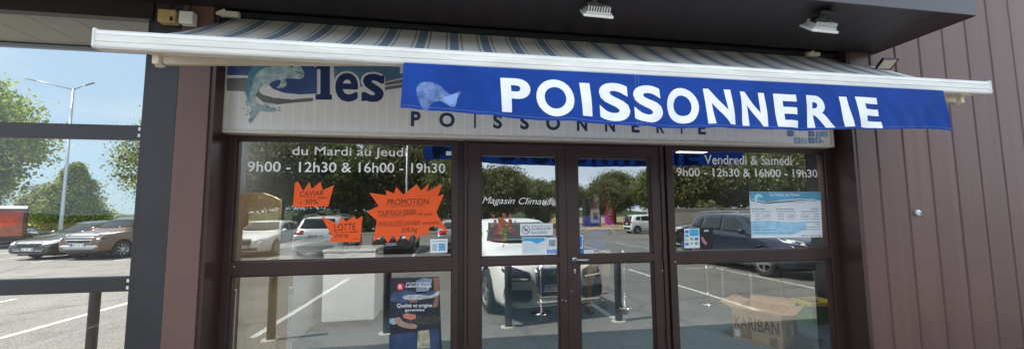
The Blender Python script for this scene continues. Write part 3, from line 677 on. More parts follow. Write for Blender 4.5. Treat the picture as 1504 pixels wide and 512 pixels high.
def clone(o, parent=None):
    c = o.copy(); C.objects.link(c)
    if parent: c.parent = parent
    for k in list(o.children): clone(k, c)
    return c
fl2 = clone(fl1); fl2.location = (1.095, -.90, 3.095); fl2['label'] = 'white finned floodlight under the soffit near the middle of the awning'
def smallbox(name, x0, x1, z0, z1, m, lab, mark=True):
    t = wthing(name, ((x0+x1)/2, -.3, z0), lab, 'junction box'); obj('case', B(x0, x1, -.345, -.286, z0, z1, bev=.006), m, t)
    if mark: obj('label', B(x0+(x1-x0)*.72, x0+(x1-x0)*.9, -.3465, -.345, z0+.012, z0+.045), M_black, t)
    bm = bmesh.new(); tube(bm, [((x0+x1)/2, -.31, z1), ((x0+x1)/2+.01, -.305, z1+.08)], .006, 8); obj('cable', bm, M_black, t)
smallbox('junction_box', -2.172, -2.055, 2.955, 3.055, mat('yellow_box', (.50, .36, .14), .55, var=.1), 'yellow junction box on the header above the left pillar')
smallbox('alarm_box', -2.03, -1.935, 2.955, 3.052, M_white, 'small white box on the header beside the yellow one', False)
fd = thing('wall_floodlight', (4.33, -.40, 2.975), 'black framed floodlight on the wall behind the right end of the awning', 'floodlight', rz=R(-8))
bm = bmesh.new()
for q in ((-.13, .13, -.10, -.082), (-.13, .13, .082, .10), (-.13, -.112, -.082, .082), (.112, .13, -.082, .082)): box(bm, q[0], q[1], q[2], q[3], -.016, .016, .004)
box(bm, -.11, .11, -.08, .08, .004, .045, .01); obj('housing', bm, M_blackgloss, fd)
obj('lens', B(-.112, .112, -.082, .082, -.010, .0), mat('lamp_lens', (.6, .55, .42), .3), fd)
bm = bmesh.new(); box(bm, -.05, .05, .06, .14, .0, .03, .004); obj('bracket', bm, M_black, fd)
fd.rotation_euler.x = R(-38); fd.scale = (.62, .62, .62)
# ------------------------------------------------------------------ papers on the glass
def paper(name, pts, Y, m, label, cat, group=None, t=.0012, pxl=True):
    q = px(pts, Y) if pxl else pts
    cx_ = sum(p[0] for p in q)/len(q); zz = min(p[1] for p in q)
    th = wthing(name, (cx_, Y, zz), label, cat, group)
    flat('sheet', q, Y, m, th, t); return th
def ink(th, s, pl, pr, top, Y, m=M_ink, bold=0.0, **k): return line(s, pl, pr, top, Y, m, th, bold, **k)
def rule(th, p0, p1, Y, w=.003, m=M_ink, name='underline'):
    a = at(*p0, Y); b_ = at(*p1, Y); bm = bmesh.new(); d = (b_-a).normalized(); n = Vector((-d.z, 0, d.x))*w
    slab(bm, [((a-n).x, (a-n).z), ((b_-n).x, (b_-n).z), ((b_+n).x, (b_+n).z), ((a+n).x, (a+n).z)], Y, .0004); obj(name, bm, m, th)
YO = -.0036; YI = -.0046
def P4(pts, ox, oy, s): return [(ox+x/s, oy+y/s) for x, y in pts]
c = paper('price_star', P4([(308, 218), (318, 96), (333, 89), (360, 138), (390, 92), (402, 127), (446, 90), (457, 133), (514, 107), (485, 214)], 340, 240, 3.415), YO, M_orange, 'orange jagged price card reading caviar taped high on the left pane', 'price card', 'orange price cards on the left pane')
ink(c, 'CAVIAR', (440, 288.5), (475, 286.5), 281, YI, bold=-.004, shear=.1); rule(c, (447, 289.5), (473, 288.5), YI, .0012); ink(c, '- 30%', (440, 300), (467, 299.5), 292.5, YI, bold=-.002); ink(c, 'saumon', (467, 292), (481, 291.5), 289, YI, bold=-.006)
c = paper('price_star', P4([(490, 392), (505, 365), (450, 262), (537, 305), (553, 262), (572, 290), (620, 262), (624, 280), (657, 262), (645, 392)], 340, 240, 3.415), YO, M_orange, 'small orange jagged price card reading lotte low on the left pane', 'price card', 'orange price cards on the left pane')
ink(c, 'LOTTE', (491, 339), (522, 337), 329, YI, bold=-.003); rule(c, (490, 341), (524, 340), YI, .0012); ink(c, '25€/kg', (491, 350), (512, 349), 343, YI, bold=-.004, shear=.15); ink(c, 'pièce', (514, 342.5), (526, 341.5), 338.5, YI, bold=-.006, shear=.2); ink(c, 'fraîche', (518, 352), (527, 351.5), 349, YI, bold=-.006)
c = paper('price_star', P4([(62, 390), (80, 285), (30, 240), (90, 212), (42, 146), (128, 158), (125, 133), (166, 150), (177, 116), (213, 155), (280, 103), (303, 135), (345, 96), (332, 140), (412, 100), (385, 163), (418, 152), (378, 245), (395, 275), (443, 348), (372, 310), (345, 320), (330, 370), (305, 345), (285, 378), (255, 345), (238, 385), (205, 350), (183, 392), (162, 355), (135, 397), (112, 358)], 530, 240, 3.414), YO, M_orange, 'big orange starburst card reading promotion on the left pane', 'price card', 'orange price cards on the left pane')
ink(c, 'PROMOTION', (569, 301), (629.5, 300), 292, YI, bold=-.004); rule(c, (572, 303.3), (623, 301.5), YI, .0014)
ink(c, 'TOURTEAUX 600/800', (554, 318), (611, 315), 309.5, YI, bold=-.005); rule(c, (556, 319), (595, 317), YI, .001); ink(c, '10€ pièce', (613, 318), (635, 317.5), 311.5, YI, bold=-.006, shear=.15)
ink(c, 'LANGOUSTES CARAÏBES', (554, 331), (617, 330), 323.5, YI, bold=-.005); rule(c, (556, 332.3), (592, 331.5), YI, .001); ink(c, '400/600g', (620, 331), (645, 329), 326, YI, bold=-.006)
ink(c, '35€/kg', (589, 343), (613, 341.5), 334, YI, bold=-.003, shear=.15)
# white stickers
YP = .012; YQ = .0108
c = paper('info_sticker', [(632, 351), (657.5, 350), (657, 370.5), (632, 371)], YO, M_paper, 'small white notice sticker in the lower right corner of the left pane', 'sticker')
flat('print', px([(635, 358), (642, 357.5), (642, 368), (635, 368)], YI), YI, mat('print_grey', (.45, .55, .6), .6), c, .0004); flat('print', px([(644, 357), (654, 356.5), (654, 367.5), (644, 368)], YI), YI, mat('print_blue', (.2, .42, .62), .6, var=.5, vscale=90), c, .0004); rule(c, (635, 354.3), (655, 353.6), YI, .002, mat('print_dark', (.1, .12, .15), .6), 'text_line')
flat('sheet', px([(655, 222), (665, 222), (665, 228), (655, 228)], -.003), -.003, M_paper, wthing('white_label', (-.01, -.003, 2.05), 'tiny white label in the top right corner of the left pane', 'sticker'), .001)
c = paper('notice', [(764, 328), (812, 327.5), (812, 345), (764, 346)], YO, M_paper, 'white no-cheques notice with a crossed symbol on the left door', 'notice')
ink(c, 'LES CHEQUES NE SONT', (780.5, 338), (810, 337.5), 334, YI, bold=.0); ink(c, 'PLUS ACCEPTES', (780.5, 343), (803, 342.5), 339.5, YI, bold=.0); rule(c, (780.5, 331.6), (808, 331.2), YI, .0018, MATS['print_dark'], 'text_line')
p = at(772.5, 337, YI); bm = bmesh.new()
for k in range(24):
    a0, a1 = k*math.pi/12, (k+1)*math.pi/12
    bm.faces.new([bm.verts.new((p.x+r_*math.cos(a), YI, p.z+r_*math.sin(a))) for r_, a in ((.034, a0), (.034, a1), (.039, a1), (.039, a0))])
bm.faces.new([bm.verts.new((p.x+x, YI-.0003, p.z+z)) for x, z in ((-.027, .021), (-.022, .027), (.027, -.021), (.022, -.027))])
bm.faces.new([bm.verts.new((p.x+x, YI-.0006, p.z+z)) for x, z in ((-.02, -.012), (.02, .005), (.02, .012), (-.02, -.004))]); obj('symbol', bm, M_ink, c)
c = paper('notice', [(767, 348), (802, 347.5), (801, 372.5), (767, 373)], YO, M_paper, 'white and blue text notice with a cyan headline on the left door', 'notice')
flat('headline', px([(768, 349), (800, 348.5), (800, 353), (794, 355), (790, 357.5), (785, 356), (780, 353.5), (768, 353.5)], YI), YI, M_cyan, c, .0004)
for k in range(6): rule(c, (769, 358+k*2.3), (799-(k % 3)*5, 357.6+k*2.3), YI, .0018, mat('print_pale', (.42, .52, .62), .6), 'text_line')
c = paper('notice', [(802.5, 348.5), (820, 348), (820, 372), (802.5, 372.5)], YO, M_paper, 'narrow white notice with a blue foot beside the text notice on the left door', 'notice')
flat('print', px([(806, 352), (815.5, 351.7), (815.5, 361), (806, 361.3)], YI), YI, mat('print_mid', (.28, .34, .38), .6, var=.6, vscale=60), c, .0004); flat('foot', px([(802.8, 366), (819.8, 365.5), (819.7, 371.8), (802.8, 372.2)], YI), YI, mat('print_bluefoot', (.22, .38, .75), .6), c, .0004)
c = paper('door_sticker', [(849, 343.5), (857, 343), (857, 373), (849, 373.5)], YO, M_bluestk, 'narrow upright blue sticker at the edge of the right door', 'sticker')
flat('border', px([(850, 345), (856, 344.5), (856, 364), (850, 364.5)], YI), YI, M_paper, c, .0004); flat('print', px([(851.5, 346.5), (854.8, 346.3), (854.8, 362.5), (851.5, 362.7)], YI-.0006), YI-.0006, M_bluestk, c, .0004)
c = paper('door_sticker', [(857.5, 367), (871.5, 366.3), (871.5, 371.5), (857.5, 372.2)], YO, M_paper, 'small white sticker along the foot of the right door pane', 'sticker'); rule(c, (862, 369.8), (869.5, 369.4), YI, .002, MATS['print_dark'], 'text_line')
# stickers and menu in the right window
c = paper('card_sticker', [(1005, 335.5), (1027, 335), (1028, 363.5), (1005.5, 364)], YO, M_paper, 'white payment card sticker sheet low on the right pane', 'sticker')
flat('print', px([(1013, 336.5), (1026, 336.2), (1026, 346), (1013, 346.2)], YI), YI, M_cyan, c, .0004)
for i, (X, Y, mm) in enumerate(((1006.5, 338, M_bluestk), (1006.5, 344, M_cyan), (1013.5, 348.5, mat('print_gold', (.5, .4, .12), .5)), (1020.5, 348.5, M_bluestk), (1006.5, 350, mat('print_grey', (.45, .55, .6), .6)), (1006.5, 356, M_bluestk), (1013.5, 355, mat('print_grey', (.45, .55, .6), .6)), (1020.5, 355, mat('print_green', (.2, .4, .3), .5)))):
    flat('print', px([(X, Y), (X+5, Y), (X+5, Y+4), (X, Y+4)], YI), YI, mm, c, .0004)
c = paper('card_sticker', [(1028.5, 335), (1047, 334.5), (1048, 364.5), (1029, 365)], YO, M_black, 'black label with a red swirl beside the payment card sticker', 'sticker')
flat('print', px(P4([(180, 398), (192, 392), (200, 408), (215, 425), (207, 437), (190, 422)], 980, 240, 3.654), YI), YI, mat('swirl', (.5, .2, .22), .5), c, .0004); flat('print', px([(1034, 337.5), (1040, 336.5), (1041, 339.5), (1034, 340)], YI), YI, mat('print_grey', (.45, .55, .6), .6), c, .0004)
c = paper('price_list', P4([(25, 47), (470, 50), (482, 332), (38, 337)], 1095, 270, 4.267), YO, M_paper, 'landscape price list with a blue fish banner on the right pane', 'price list')
def Z8(p): return P4(p, 1095, 270, 4.267)
flat('banner_band', px(Z8([(26, 48), (470, 51), (472, 105), (420, 95), (330, 92), (240, 100), (130, 112), (60, 98), (28, 92)]), YI), YI, mat('menu_blue', (.10, .40, .62), .5, var=.25, vscale=5), c, .0003)
flat('banner_band', px(Z8([(29, 97), (60, 104), (130, 118), (240, 107), (340, 98), (440, 104), (440, 107), (340, 103), (240, 113), (130, 124), (60, 110), (30, 103)]), YI-.0003), YI-.0003, M_navy, c, .0003)
flat('wash', px(Z8([(34, 232), (160, 230), (300, 240), (378, 236), (380, 280), (300, 318), (38, 320)]), YI), YI, mat('menu_wash', (.36, .64, .82), .6, var=.2, vscale=8), c, .0003)
flat('fish', px(Z8(smoothpoly([(55, 92), (62, 68), (80, 60), (100, 68), (108, 84), (92, 80), (78, 84), (70, 100), (72, 116), (62, 130), (60, 112)], 3)), YI-.0006), YI-.0006, mat('menu_fish', (.5, .8, .85), .5), c, .0003)
def mi(s, x0, x1, yb, yt, m=M_ink, bold=0., sh=0): a, b_ = Z8([(x0, yb), (x1, yb)]); ink(c, s, a, b_, Z8([(0, yt)])[0][1], YI-.0006, m, bold, shear=sh)
mi("les Délices de l'Océan", 152, 338, 74, 58, M_vinyl, .01); mi('Nos formules de plateaux de fruits de mer', 128, 374, 118, 106, M_ink, -.002, .1)
for s, x0, x1 in (('Le Gourmand', 40, 122), ('Le Mer en Bouche', 192, 303), ('Le Belon', 408, 458)): mi(s, x0, x1, 160, 150)
for x0, x1, y in ((40, 160, 172), (195, 312, 172), (348, 458, 172), (60, 90, 188), (200, 240, 188), (425, 460, 188), (60, 88, 203), (200, 245, 203), (420, 460, 203), (62, 95, 219), (205, 240, 219), (410, 460, 219), (375, 465, 238), (438, 465, 252), (355, 466, 268), (345, 466, 284), (48, 130, 268), (48, 195, 286), (48, 300, 305)):
    a, b_ = Z8([(x0, y), (x1, y)]); rule(c, a, b_, YI-.0004, .003, mat('print_slate', (.22, .27, .33), .6), 'text_line')
mi('05 61 74 73 38', 352, 472, 328, 318)
for x0, x1, y0, y1, s in ((104, 160, 185, 216, '6,90€'), (262, 314, 187, 220, '33€'), (348, 402, 187, 220, '51€')):
    a = px(Z8([(x0, y0), (x1, y0), (x1, y1), (x0, y1)]), YI-.0008); flat('price_box', a, YI-.0008, mat('box_line', (.3, .38, .45), .6), c, .0003)
    a = px(Z8([(x0+2, y0+2), (x1-2, y0+2), (x1-2, y1-2), (x0+2, y1-2)]), YI-.0012); flat('price_box', a, YI-.0012, M_paper, c, .0003); a, b_ = Z8([(x0+9, y1-9), (x1-9, y1-9)]); ink(c, s, a, b_, Z8([(0, y0+8)])[0][1], YI-.0016, M_ink, -.004, shear=.15)
# salmon poster behind the lower left pane
c = paper('salmon_poster', [(573, 408), (645, 406), (650, 540), (573, 541)], YO, mat('poster_dark', (.020, .023, .034), .35, var=.4, vscale=4), 'dark salmon quality poster with hands and a fish on the lower left pane', 'poster', t=.001)
YR = YO-.0012
def Z7(p): return P4(p, 540, 390, 4.2)
flat('photo', px(Z7([(150, 165), (230, 150), (300, 160), (440, 150), (440, 190), (300, 215), (200, 230), (135, 215)]), YR), YR, mat('poster_sea', (.05, .08, .16), .4, var=.5, vscale=9), c, .0004)
flat('photo', px(Z7([(300, 90), (345, 72), (400, 80), (375, 160), (300, 170)]), YR), YR, mat('poster_sky', (.20, .25, .33), .4, var=.3, vscale=8), c, .0004)
flat('photo', px(Z7([(405, 70), (440, 70), (440, 170), (430, 250), (405, 258), (402, 240), (415, 200)]), YR-.0002), YR-.0002, mat('poster_skin', (.26, .12, .08), .45, var=.3, vscale=20), c, .0004)
flat('photo', px(Z7(smoothpoly([(215, 190), (250, 178), (320, 176), (390, 182), (438, 152), (440, 175), (400, 195), (330, 205), (260, 208), (225, 202)], 3)), YR-.0005), YR-.0005, mat('poster_fish', (.42, .45, .46), .35, var=.5, vscale=30), c, .0004)
flat('photo', px(Z7([(255, 205), (300, 202), (310, 222), (262, 225)]), YR-.0003), YR-.0003, MATS['poster_skin'], c, .0004)
flat('photo', px(Z7([(135, 325), (165, 320), (175, 355), (160, 362), (135, 350)]), YR), YR, mat('poster_cuff', (.32, .38, .46), .5), c, .0004)
flat('photo', px(Z7(smoothpoly([(165, 330), (195, 315), (225, 345), (300, 362), (295, 385), (240, 382), (190, 366)], 3)), YR-.0003), YR-.0003, mat('poster_hand', (.36, .24, .19), .45, var=.25, vscale=20), c, .0004)
flat('photo', px(Z7(smoothpoly([(230, 345), (300, 310), (380, 300), (440, 310), (440, 345), (330, 360)], 3)), YR-.0001), YR-.0001, mat('poster_herb', (.04, .05, .04), .5, var=.8, vscale=40), c, .0004)
flat('photo', px(Z7([(218, 298), (245, 290), (296, 300), (298, 322), (260, 333), (220, 318)]), YR-.0005), YR-.0005, mat('poster_salmon', (.55, .20, .12), .4, var=.2, vscale=40), c, .0004)
flat('foot', px(Z7([(132, 425), (440, 385), (448, 630), (132, 630)]), YR), YR, mat('poster_blue', (.03, .055, .12), .4, var=.5, vscale=5), c, .0004)
flat('product', px(Z7([(310, 400), (380, 392), (385, 505), (305, 508)]), YR-.0004), YR-.0004, mat('poster_pack', (.35, .33, .22), .4, var=.5, vscale=25), c, .0004)
p = at(*Z7([(202, 128)])[0], YR); bm = bmesh.new(); lathe(bm, [(0, YR-.0014), (.030, YR-.0014), (.030, YR)], 28, 'Y', (p.x, 0, p.z)); obj('emblem', bm, mat('emblem_red', (.70, .03, .06), .5), c)
lettering('R', p.x-.014, p.x+.016, p.z-.018, p.z+.018, YR-.0016, M_paper, c, 'emblem_letter', bold=.02)
def pi_(s, x0, x1, yb, yt, bold=.01): a, b_ = Z7([(x0, yb), (x1, yb-2)]); ink(c, s, a, b_, Z7([(0, yt)])[0][1], YR-.0016, M_paper, bold)
pi_('SAUMON ÉCOSSAIS', 238, 392, 113, 97, .0); pi_('Label Rouge', 235, 394, 137, 116, .02); pi_('Qualité et origine', 180, 398, 262, 232, .012); pi_('garanties', 230, 350, 284, 264, .012)
# seafood picture on the door
c = wthing('seafood_picture', (.40, -.004, 1.2), 'round colourful seafood platter picture on the left door pane', 'picture')
rnd = random.Random(5); mats_ = [mat('sea_red', (.40, .10, .05), .5, var=.4, vscale=30), mat('sea_yellow', (.36, .27, .06), .5, var=.3, vscale=30), mat('sea_green', (.10, .20, .05), .5, var=.4, vscale=30), mat('sea_pink', (.22, .05, .09), .5, var=.4, vscale=30)]
for k in range(70):
    X = 738+rnd.gauss(0, 9); Y = 337+rnd.gauss(0, 11)
    if (X-738)**2/22**2+(Y-337)**2/25**2 > 1: continue
    r_ = rnd.uniform(1.6, 4.2); n = rnd.randint(6, 9); a0 = rnd.random()*6
    pts = [(X+r_*(.6+.6*rnd.random())*math.cos(a0+i*2*math.pi/n), Y+r_*(.6+.6*rnd.random())*math.sin(a0+i*2*math.pi/n)) for i in range(n)]
    flat('print', px(pts, -.003), -.0015-.00004*k, mats_[(0 if Y < 328 else rnd.randint(0, 3))], c, .0004)
# ------------------------------------------------------------------ inside the shop
tb = bmesh.new(); arc = [(-1.95+.43*i/16, 1.60+.115*math.sin(math.pi*(.12+.76*i/16))) for i in range(17)]
slab(tb, [(-1.95, .02)]+[(-1.52, .02)]+arc[::-1], .30, .03)
t = wthing('tan_board', (-1.73, .3, 0), 'tall tan board with an arched top standing just inside the left window', 'board'); obj('panel', tb, M_tan, t)
bm = bmesh.new(); box(bm, -1.56, -1.44, .34, .44, .012, 1.02, .004); t2 = wthing('wooden_post', (-1.5, .4, 0), 'square tan wooden post beside the arched tan board', 'post'); obj('post', bm, mat('tan_post', (.40, .26, .13), .6, var=.12, vscale=4, stretch=(8, 8, 1)), t2)
for x0, lab in ((-1.765, 'white upright strip at the left edge of the lower left pane'), (-1.325, 'white upright strip in front of the wooden post')):
    t = wthing('display_strip', (x0+.02, .05, 0), lab, 'display strip', 'white strips inside the left pane'); obj('strip', B(x0, x0+.04, .045, .06, .012, .905, bev=.003), mat('strip_white', (.85, .86, .88), .4), t); obj('cap', B(x0+.003, x0+.037, .0425, .045, .85, .90), mat('strip_cap', (.55, .56, .58), .4), t)
fz = thing('freezer_cabinet', (-1.345, 2.45, .012), 'white chest cabinet on small feet inside the left window', 'cabinet')
bm = bmesh.new(); box(bm, -.34, .34, -.33, .33, .07, .98, .015); obj('body', bm, mat('cabinet_white', (.85, .86, .86), .35, var=.03, vscale=3), fz)
bm = bmesh.new(); box(bm, -.35, .35, -.34, .34, .982, 1.03, .012); obj('lid', bm, M_white, fz)
for sx in (-1, 1):
    for sy in (-1, 1): bm = bmesh.new(); tube(bm, [(sx*.28, sy*.27, 0), (sx*.28, sy*.27, .072)], [.02, .028], 12); obj('foot', bm, M_chrome, fz)
bm = bmesh.new(); box(bm, -2.15, -1.80, 1.4, 3.6, .012, 1.15, .01); t = wthing('counter', (-2, 2.5, 0), 'grey counter along the left inside wall of the shop', 'counter'); obj('body', bm, mat('counter_grey', (.55, .56, .57), .5), t)
bm = bmesh.new(); box(bm, .2, 5.6, 4.4, 5.2, .012, .95, .01); t = wthing('fish_counter', (2.9, 4.8, 0), 'long dark fish counter across the back of the shop', 'counter'); obj('body', bm, mat('counter_dark', (.05, .09, .13), .35), t)
bm = bmesh.new(); box(bm, .18, 5.62, 4.36, 5.24, .952, 1.0, .01); obj('top', bm, M_steel, t)
# open cardboard box
cb = thing('cardboard_box', (3.72, .67, .012), 'open brown cardboard box with word KARIBAN on the floor behind the right pane', 'box', rz=R(-58))
def carton():
    w, d, h = .25, .30, .365; T = .006
    bm = bmesh.new(); box(bm, -w, w, -d, -d+T, 0, h); box(bm, -w, w, d-T, d, 0, h); box(bm, -w, -w+T, -d+T, d-T, 0, h); box(bm, w-T, w, -d+T, d-T, 0, h); box(bm, -w, w, -d, d, -.004, .004)
    obj('body', bm, M_card, cb)
    for nm, pts in (('flap', [(-w, -d, h), (w, -d, h), (w-.02, -d-.10, h+.0), (-w+.05, -d-.10, h-.0)]), ('flap', [(-w, d, h), (w, d, h), (w-.03, d+.10, h+.07), (-w, d+.08, h+.06)]), ('flap', [(-w, -d, h), (-w, d, h), (-w-.16, d-.03, h+.06), (-w-.15, -d+.03, h+.05)]), ('flap', [(w, -d, h), (w, d, h), (w+.12, d-.03, h+.06), (w+.12, -d+.03, h+.02)])):
        if pts[2][1] == -d-.10: pts = [(-w, -d, h), (w, -d, h), (w-.02, -d+.02, h+.028), (-w+.05, -d+.03, h+.03)]
        bm = bmesh.new(); f = bm.faces.new([bm.verts.new(p) for p in pts]); r_ = bmesh.ops.solidify(bm, geom=[f], thickness=.005); obj(nm, bm, M_card, cb)
    lettering('KARIBAN', -w+.02, w-.03, .14, .28, -d-.001, M_ink, cb, bold=.025)
    for x0, x1, z0, z1, nm in ((-w+.02, -w+.07, .045, .12, 'label'), ):
        obj(nm, B(x0, x1, -d-.0015, -d-.0002, z0, z1), M_paper, cb)
    for x0, x1, z0, z1 in ((-.16, -.05, .04, .15), (.12, .2, .02, .1)): obj('print', B(x0, x1, -d-.0012, -d-.0002, z0, z1), mat('card_print', (.22, .13, .06), .8, var=.5, vscale=60), cb)
    obj('label', B(w+.0002, w+.0015, .02, .12, .08, .20), M_paper, cb); obj('print', B(w+.0002, w+.0012, -.18, -.03, .10, .22), MATS['card_print'], cb)
    obj('tape', B(w+.0002, w+.001, -d+.01, -d+.03, .22, h), mat('slot_dark', (.05, .035, .02), .8), cb)
carton()
cr_ = thing('green_crate', (4.93, 1.15, .012), 'green plastic crate with a yellow rim inside the right edge of the window', 'crate')
bm = bmesh.new()
lo = [(-.16, -.12, 0), (.16, -.12, 0), (.16, .12, 0), (-.16, .12, 0)]; hi = [(-.2, -.15, .25), (.2, -.15, .25), (.2, .15, .25), (-.2, .15, .25)]
lv = [bm.verts.new(p) for p in lo]; hv = [bm.verts.new(p) for p in hi]; bm.faces.new(lv)
for k in range(4): bm.faces.new((lv[k], lv[(k+1) % 4], hv[(k+1) % 4], hv[k]))
obj('tub', bm, mat('crate_green', (.03, .22, .07), .45), cr_)
bm = bmesh.new()
for q in ((-.215, .215, -.165, -.14), (-.215, .215, .14, .165), (-.215, -.19, -.14, .14), (.19, .215, -.14, .14)): box(bm, *q, .245, .30, .006)
obj('rim', bm, mat('crate_yellow', (.55, .48, .08), .45), cr_)
tb_ = thing('side_table', (4.9, 1.9, .012), 'dark topped table with slim metal legs inside the right window', 'table')
bm = bmesh.new(); box(bm, -.6, .6, -.35, .35, .72, .76, .008); obj('tabletop', bm, mat('table_top', (.16, .16, .165), .4), tb_); bm = bmesh.new(); box(bm, -.56, .56, -.32, .32, .62, .718, .004); obj('apron', bm, mat('table_apron', (.06, .06, .065), .5), tb_)
for sx in (-1, 1):
    for sy in (-1, 1): bm = bmesh.new(); tube(bm, [(sx*.54, sy*.3, 0), (sx*.54, sy*.3, .62)], .016, 10); obj('leg', bm, M_alu, tb_)
# queue posts
def stanchion():
    s = thing('queue_post', (0, 0, 0), 'chrome queue post with round foot behind the left door', 'queue post', 'chrome queue posts inside the entrance')
    bm = bmesh.new(); lathe(bm, [(0, 0), (.15, 0), (.155, .012), (.14, .025), (.05, .035), (0, .036)], 28); obj('foot', bm, M_chrome, s, True)
    bm = bmesh.new(); tube(bm, [(0, 0, .036), (0, 0, .93)], .024, 16); obj('pole', bm, M_chrome, s, True)
    bm = bmesh.new(); lathe(bm, [(0, .93), (.033, .93), (.033, .985), (.02, 1.0), (0, 1.0)], 16); obj('head', bm, M_black, s, True); return s
s1 = stanchion(); s1.location = (1.37, 2.29, .012)
s2 = clone(s1); s2.location = (2.77, 2.41, .012); s2['label'] = 'chrome queue post behind the right door next to the standing person'
s3 = clone(s1); s3.location = (4.2, 2.36, .012); s3['label'] = 'chrome queue post behind the right window above the cardboard box'
# person inside, walking towards the doors
def skin(name, joints, bones, m, parent, lv=2):
    me = bpy.data.meshes.new(name); me.from_pydata([j[0] for j in joints], bones, [])
    o = bpy.data.objects.new(name, me); C.objects.link(o)
    o.modifiers.new('s', 'SKIN'); 
    sv = me.skin_vertices[0].data if me.skin_vertices else None
    if sv is None: return None
    for i, j in enumerate(joints): sv[i].radius = (j[1], j[2] if len(j) > 2 else j[1])
    sv[0].use_root = True
    ss = o.modifiers.new('ss', 'SUBSURF'); ss.levels = lv; ss.render_levels = lv
    bpy.context.view_layer.update()
    nm = bpy.data.meshes.new_from_object(o.evaluated_get(bpy.context.evaluated_depsgraph_get()))
    bpy.data.objects.remove(o); nm.name = name; nm.materials.clear()
    return link(name, nm, m, parent, True)
def person():
    p = thing('person', (2.25, 2.28, .012), 'person in a blue t-shirt and beige shorts walking inside behind the right door', 'person')
    sk = mat('skin', (.20, .125, .09), .55, var=.06, vscale=9); sh = mat('shirt_blue', (.022, .045, .26), .85, var=.12, vscale=6, bump=.2, bscale=7); st = mat('shorts_beige', (.30, .24, .17), .85, var=.1, vscale=7)
    J = [((0, 0, .93), .10, .08), ((0, .0, 1.12), .10, .08), ((0, .01, 1.32), .115, .085), ((0, 0, 1.44), .08, .07), ((0, -.01, 1.53), .055, .055), ((0, -.02, 1.62), .075, .09), ((0, -.02, 1.70), .075, .095), ((0, -.01, 1.765), .05, .06),
         ((-.10, 0, .88), .08), ((-.14, -.10, .50), .056), ((-.15, -.02, .10), .038), ((-.15, -.14, .04), .035),
         ((.10, 0, .88), .08), ((.16, .10, .50), .056), ((.17, .22, .12), .038), ((.17, .12, .05), .035),
         ((-.19, .0, 1.40), .055), ((-.30, -.05, 1.16), .042), ((-.12, -.26, 1.26), .032),
         ((.19, .0, 1.40), .055), ((.30, -.05, 1.16), .042), ((.12, -.26, 1.26), .032)]
    Bn = [(0, 1), (1, 2), (2, 3), (3, 4), (4, 5), (5, 6), (6, 7), (0, 8), (8, 9), (9, 10), (10, 11), (0, 12), (12, 13), (13, 14), (14, 15), (2, 16), (16, 17), (17, 18), (2, 19), (19, 20), (20, 21)]
    # hands: palm, four unequal fingers and a thumb curled round a small phone
    for s, wr in ((-1, 18), (1, 21)):
        b0 = len(J); J.append(((s*.075, -.31, 1.29), .020, .014)); Bn.append((wr, b0))
        for k, (dz, ln) in enumerate(((.030, .9), (.010, 1.0), (-.010, .93), (-.028, .75))):
            i = len(J); J.append(((s*.055, -.335, 1.295+dz), .009)); J.append(((s*.035, -.365*1, 1.30+dz), .008)); J.append(((s*(.035-.028*ln), -.36, 1.303+dz), .007)); Bn.extend([(b0, i), (i, i+1), (i+1, i+2)])
        i = len(J); J.append(((s*.06, -.315, 1.325), .010)); J.append(((s*.035, -.325, 1.35), .008)); Bn.extend([(b0, i), (i, i+1)])
    skin('body', J, Bn, sk, p)
    J = [((0, 0, 1.12), .165, .135), ((0, 0, .84), .19, .15), ((0, .01, 1.32), .195, .145), ((0, 0, 1.43), .12, .105), ((-.20, 0, 1.40), .075), ((-.285, -.04, 1.20), .062), ((.20, 0, 1.40), .075), ((.285, -.04, 1.20), .062)]
    skin('shirt', J, [(0, 1), (0, 2), (2, 3), (2, 4), (4, 5), (2, 6), (6, 7)], sh, p)
    J = [((0, 0, .95), .16, .13), ((-.10, 0, .85), .13), ((-.145, -.10, .45), .105), ((.10, 0, .85), .13), ((.165, .11, .45), .105)]
    skin('shorts', J, [(0, 1), (1, 2), (0, 3), (3, 4)], st, p)
    hb = bmesh.new(); bmesh.ops.create_icosphere(hb, subdivisions=3, radius=1)
    for v in hb.verts: v.co = Vector((v.co.x*.083, -.012+v.co.y*.105+.012, 1.70+v.co.z*.092)); 
    bmesh.ops.delete(hb, geom=[v for v in hb.verts if v.co.z < 1.675 or (v.co.y < -.075 and v.co.z < 1.735)], context='VERTS'); obj('hair', hb, mat('hair', (.03, .02, .015), .6), p, True)
    for sx in (-1, 1):
        eb = bmesh.new(); bmesh.ops.create_uvsphere(eb, u_segments=10, v_segments=8, radius=.011); bmesh.ops.translate(eb, verts=eb.verts, vec=(sx*.03, -.108, 1.672)); obj('eye', eb, M_black, p, True)
        eb = bmesh.new(); bmesh.ops.create_uvsphere(eb, u_segments=10, v_segments=8, radius=.02, matrix=Matrix.Translation((sx*.085, 0, 1.655)) @ Matrix.Diagonal((.4, .8, 1.3, 1))); obj('ear', eb, sk, p, True)
    nb = bmesh.new(); lathe(nb, [(0, 0), (.010, 0), (.006, .03), (0, .034)], 8); bmesh.ops.rotate(nb, verts=nb.verts, matrix=Matrix.Rotation(R(10), 3, 'X')); bmesh.ops.translate(nb, verts=nb.verts, vec=(0, -.118, 1.632)); obj('nose', nb, sk, p, True)
    for k, (sx, y_, z_) in enumerate(((-.15, -.09, 0), (.17, .17, .015))):
        sb = bmesh.new(); bmesh.ops.create_uvsphere(sb, u_segments=14, v_segments=10, radius=1, matrix=Matrix.Translation((sx, y_, .045+z_)) @ Matrix.Diagonal((.052, .14, .055, 1)))
        for v in sb.verts: v.co.z = max(v.co.z, z_)
        obj('shoe', sb, mat('shoe_black', (.02, .02, .022), .6), p, True)
person()
